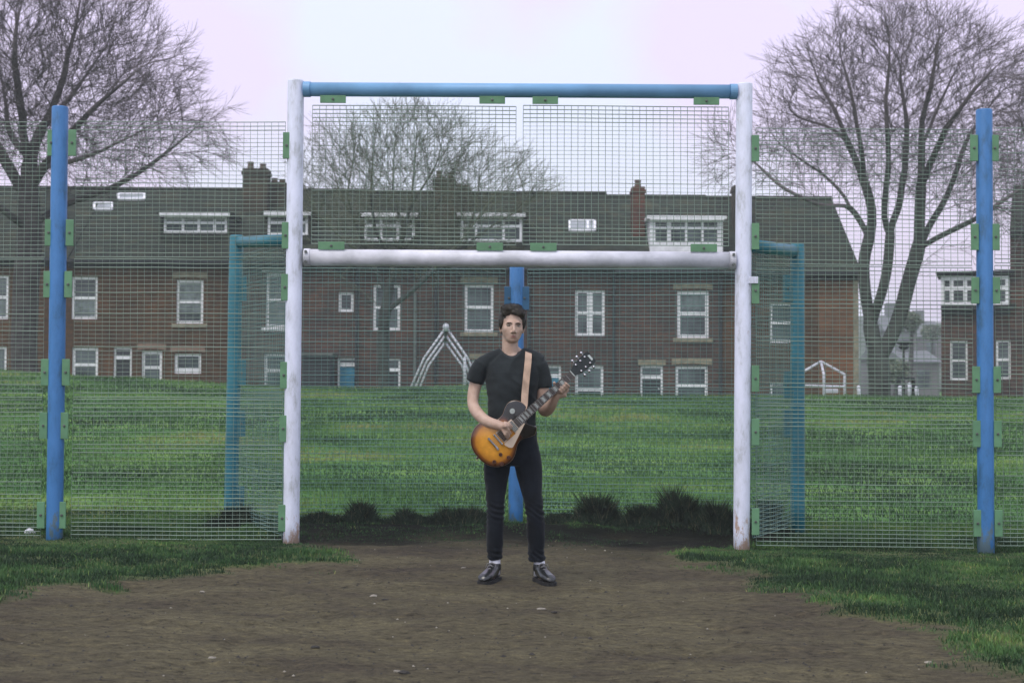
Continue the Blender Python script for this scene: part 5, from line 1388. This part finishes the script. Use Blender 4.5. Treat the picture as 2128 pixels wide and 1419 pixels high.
def toward(p, k):
    # shrink towards the nearest point of the body's long axis
    u = min(max(p[0], 0.0), .22); return (u+(p[0]-u)*k, p[1]*k)
nO = len(ol)
for k, w in rings:
    for p in ol:
        q = toward(p, k); gb.v.append(tuple(Gp(q[0], q[1], w))); 
        e = 1-k; up = smoothstep(.11, .18, np.array(q[0]))  # dark rim is the burst; upper bout blackened for shade and reflection
        bur.append(float(np.clip(e*2.0, 0, 1)*(1-up)))
for a_ in range(len(rings)-1):
    for j in range(nO):
        j2 = (j+1) % nO; gb.f.append((a_*nO+j, a_*nO+j2, (a_+1)*nO+j2, (a_+1)*nO+j)); gb.mi.append(1 if a_ == 0 else 2 if a_ == 1 else 0)
gb.f.append(tuple((len(rings)-1)*nO+j for j in range(nO))); gb.mi.append(0)
gb.f.append(tuple(reversed(range(nO)))); gb.mi.append(1)
go = gb.build('body', [M_burst, M_gside, M_bind], guitar, smooth=True)
at_ = go.data.attributes.new('burst_shade', 'FLOAT', 'POINT'); at_.data.foreach_set('value', np.array(bur, np.float32))
def gbox(mb, u0, u1, v0, v1, w0, w1, mi=0):
    i = len(mb.v); 
    for w in (w0, w1):
        for (a, b) in ((u0, v0), (u1, v0), (u1, v1), (u0, v1)): mb.v.append(tuple(Gp(a, b, w)))
    for f in ((0, 3, 2, 1), (4, 5, 6, 7), (0, 1, 5, 4), (1, 2, 6, 5), (2, 3, 7, 6), (3, 0, 4, 7)): mb.f.append(tuple(i+k for k in f)); mb.mi.append(mi)
# neck and fretboard
NUTu = NL
mb = MB(); secs = []
for u in np.linspace(.25, NUTu, 8):
    w = .028+(.0215-.028)*(u-.25)/(NUTu-.25); secs.append((Gp(u, 0, .008), Vv*w, Nn*.018))
mb.loft(secs, 16); mb.build('neck', M_neck, guitar, smooth=True)
mb = MB(); gbw = lambda u: .029+(.0215-.029)*(u-.19)/(NUTu-.19)
us = np.linspace(.195, NUTu, 12)
for a, b in zip(us[:-1], us[1:]):
    wa, wb = gbw(a), gbw(b)
    mb.quad(Gp(a, -wa, .026), Gp(b, -wb, .026), Gp(b, wb, .026), Gp(a, wa, .026))
    mb.quad(Gp(a, wa, .026), Gp(b, wb, .026), Gp(b, wb, .018), Gp(a, wa, .018)); mb.quad(Gp(b, -wb, .026), Gp(a, -wa, .026), Gp(a, -wa, .018), Gp(b, -wb, .018))
wa = gbw(.195); mb.quad(Gp(.195, -wa, .026), Gp(.195, wa, .026), Gp(.195, wa, .016), Gp(.195, -wa, .016))
fb = mb.build('fretboard', M_fb, guitar)
scale_ = NUTu-.045; fr_u = [NUTu-scale_*(1-2**(-k/12)) for k in range(0, 23)]
mb = MB()
for u in fr_u[1:]:
    if u > .2: gbox(mb, u-.0012, u+.0012, -gbw(u), gbw(u), .0262, .0280)
mb.build('frets', M_str, fb)
mb = MB()
for k in (3, 5, 7, 9, 12, 15, 17, 19, 21):
    a, b = fr_u[k], fr_u[k-1]; c = (a+b)/2; h = (b-a)*.32; w = gbw(c)*.72
    mb.quad(Gp(c-h, -w, .0266), Gp(c+h, -w*.85, .0266), Gp(c+h, w*.85, .0266), Gp(c-h, w, .0266))
mb.build('inlays', M_inlay, fb)
mb = MB(); gbox(mb, NUTu, NUTu+.006, -.0225, .0225, .016, .029); mb.build('nut', M_inlay, guitar)
# headstock
hs = [(.006, -.022), (.035, -.034), (.060, -.040), (.150, -.046), (.168, -.040), (.172, -.020), (.162, 0), (.172, .020), (.168, .040), (.150, .046), (.060, .040), (.035, .034), (.006, .022)]
mb = MB(); n_ = len(hs); 
def Hd(u, v, w): return Gp(NUTu+u, v, w-.25*u)
mb.poly([Hd(u, v, .020) for u, v in hs]); mb.poly([Hd(u, v, .006) for u, v in reversed(hs)])
for i in range(n_):
    j = (i+1) % n_; mb.quad(Hd(*hs[i], .006), Hd(*hs[j], .006), Hd(*hs[j], .020), Hd(*hs[i], .020))
hd = mb.build('headstock', M_head, guitar)
for s_ in (-1, 1):
    for k in range(3):
        u = .055+.038*k; mb = MB()
        mb.tube([Hd(u, s_*.026, .020), Hd(u, s_*.026, .034)], [.006, .0045], n=10); mb.tube([Hd(u, s_*.026, .020), Hd(u, s_*.026, .023)], [.008, .008], n=12)
        mb.tube([Hd(u, s_*.040, .012), Hd(u, s_*.052, .012)], [.003, .003], n=8)
        mb.ell(Hd(u, s_*.060, .012), (.0095, .008, .0095), 12, 8); mb.build('tuning_peg', M_chrome, hd, smooth=True)
mb = MB(); mb.poly([Hd(.150, -.022, .0212), Hd(.163, -.018, .0212), Hd(.163, .018, .0212), Hd(.150, .022, .0212)]); mb.build('head_inlay', M_inlay, hd)
# strings
mb = MB()
for k in range(6):
    v0 = -.026+.0104*k; v1 = -.0175+.007*k; mb.bar(Gp(-.002, v0, .032), Gp(NUTu, v1, .031), .0009, .0009)
mb.build('strings', M_str, guitar)
# pickups, bridge, tailpiece
mb = MB(); gbox(mb, .056, .096, -.043, .043, .014, .022); a_ = mb.build('pickup_ring', M_cream, guitar, bevel=.002); mb = MB(); gbox(mb, .060, .092, -.034, .034, .0222, .026); mb.build('pickup', M_gside, a_)
mb = MB(); gbox(mb, .150, .190, -.043, .043, .014, .022); a_ = mb.build('pickup_ring', M_cream, guitar, bevel=.002); mb = MB(); gbox(mb, .154, .186, -.034, .034, .0222, .026); mb.build('pickup', M_chrome, a_)
mb = MB(); mb.tube([Gp(0, -.046, .026), Gp(0, .046, .026)], .0072, n=10)
for s_ in (-1, 1): mb.tube([Gp(0, s_*.043, .012), Gp(0, s_*.043, .032)], .0085, n=10)
mb.build('tailpiece', M_chrome, guitar)
mb = MB(); gbox(mb, .036, .047, -.043, .043, .020, .030)
for s_ in (-1, 1): mb.tube([Gp(.0415, s_*.038, .012), Gp(.0415, s_*.038, .031)], .0065, n=10)
mb.build('bridge', M_chrome, guitar, bevel=.002)
# pickguard on its bracket
pg = [(.232, -.030), (.200, -.030), (.146, -.046), (.052, -.046), (.050, -.060), (.060, -.086), (.074, -.098), (.084, -.098), (.20, -.052), (.240, -.036)]
mb = MB(); mb.poly([Gp(u, v, .0275) for u, v in pg]); mb.poly([Gp(u, v, .0245) for u, v in reversed(pg)])
for i in range(len(pg)):
    j = (i+1) % len(pg); mb.quad(Gp(*pg[i], .0245), Gp(*pg[j], .0245), Gp(*pg[j], .0275), Gp(*pg[i], .0275))
mb.build('pickguard', M_cream, guitar)
for (px, py) in ((1041, 941), (1057, 947), (1028, 956), (1043, 960)):
    q = at(px, py, YP); v_ = Vector((q.x-GO.x, 0, q.z-GO.z)); du = v_.dot(Vector((U.x, 0, U.z)).normalized()); dv = v_.dot(Vector((Vv.x, 0, Vv.z)).normalized())
    mb = MB(); mb.tube([Gp(du, dv, .004), Gp(du, dv, .012), Gp(du, dv, .0215)], [.0135, .0125, .0105], n=16); mb.build('control_knob', M_knob, guitar, smooth=False)
q = at(1065, 852.5, YP); v_ = Vector((q.x-GO.x, 0, q.z-GO.z)); du = v_.dot(Vector((U.x, 0, U.z)).normalized()); dv = v_.dot(Vector((Vv.x, 0, Vv.z)).normalized())
mb = MB(); mb.tube([Gp(du, dv, .004), Gp(du, dv, .0185)], [.0175, .0168], n=22); mb.tube([Gp(du, dv, .0185), Gp(du+.004, dv, .030)], [.004, .003], n=8); mb.build('toggle_switch', M_inlay, guitar)
mb = MB(); mb.tube([Gp(-.134, 0, -.025), Gp(-.150, 0, -.025)], [.006, .008], n=10); mb.build('strap_button', M_gside, guitar)
# strap: from the upper bout over the shoulder, down the back to the tail end
def ribbon(pts, w, name, m, parent, th=.003):
    c = cat([(Vector(p), 0) for p, _ in pts], 6); sd = cat([(Vector(s), 0) for _, s in pts], 6); mb = MB()
    n_ = len(c); i0 = 0
    for k in range(n_):
        p = c[k][0]; s = sd[k][0].normalized()*w/2; t = (c[min(k+1, n_-1)][0]-c[max(k-1, 0)][0]).normalized(); nn = t.cross(s).normalized()*th/2
        mb.v += [tuple(p-s-nn), tuple(p+s-nn), tuple(p+s+nn), tuple(p-s+nn)]
        if k:
            a = (k-1)*4; b = k*4
            for j in range(4): mb.f.append((a+j, a+(j+1) % 4, b+(j+1) % 4, b+j)); mb.mi.append(0)
    mb.f.append((0, 3, 2, 1)); mb.mi.append(0); e = (n_-1)*4; mb.f.append((e, e+1, e+2, e+3)); mb.mi.append(0)
    return mb.build(name, m, parent)
sx = Vector((1, 0, 0))
ribbon([(P(1086, 850, -.205), sx), (P(1089, 838, -.190), sx), (P(1091, 810, -.148), sx), (P(1094, 780, -.135), sx), (P(1097, 752, -.112), Vector((1, 0, -.12))), (P(1098, 736, -.060), Vector((1, 0, -.3))),
        (P(1098, 733, .02), Vector((1, 0, -.35))), (P(1094, 748, .115), Vector((1, 0, 0))), (P(1075, 790, .145), Vector((1, 0, .5))), (P(1045, 840, .140), Vector((1, 0, .9))), (P(1012, 880, .115), Vector((.6, -.3, 1))), (P(995, 905, .0), Vector((.1, -.1, 1))), (P(998, 936, -.13), Vector((0, .1, 1))), (Gp(-.142, 0, -.025), Vector((.2, .1, 1)))], .044, 'strap', M_strap, guitar)
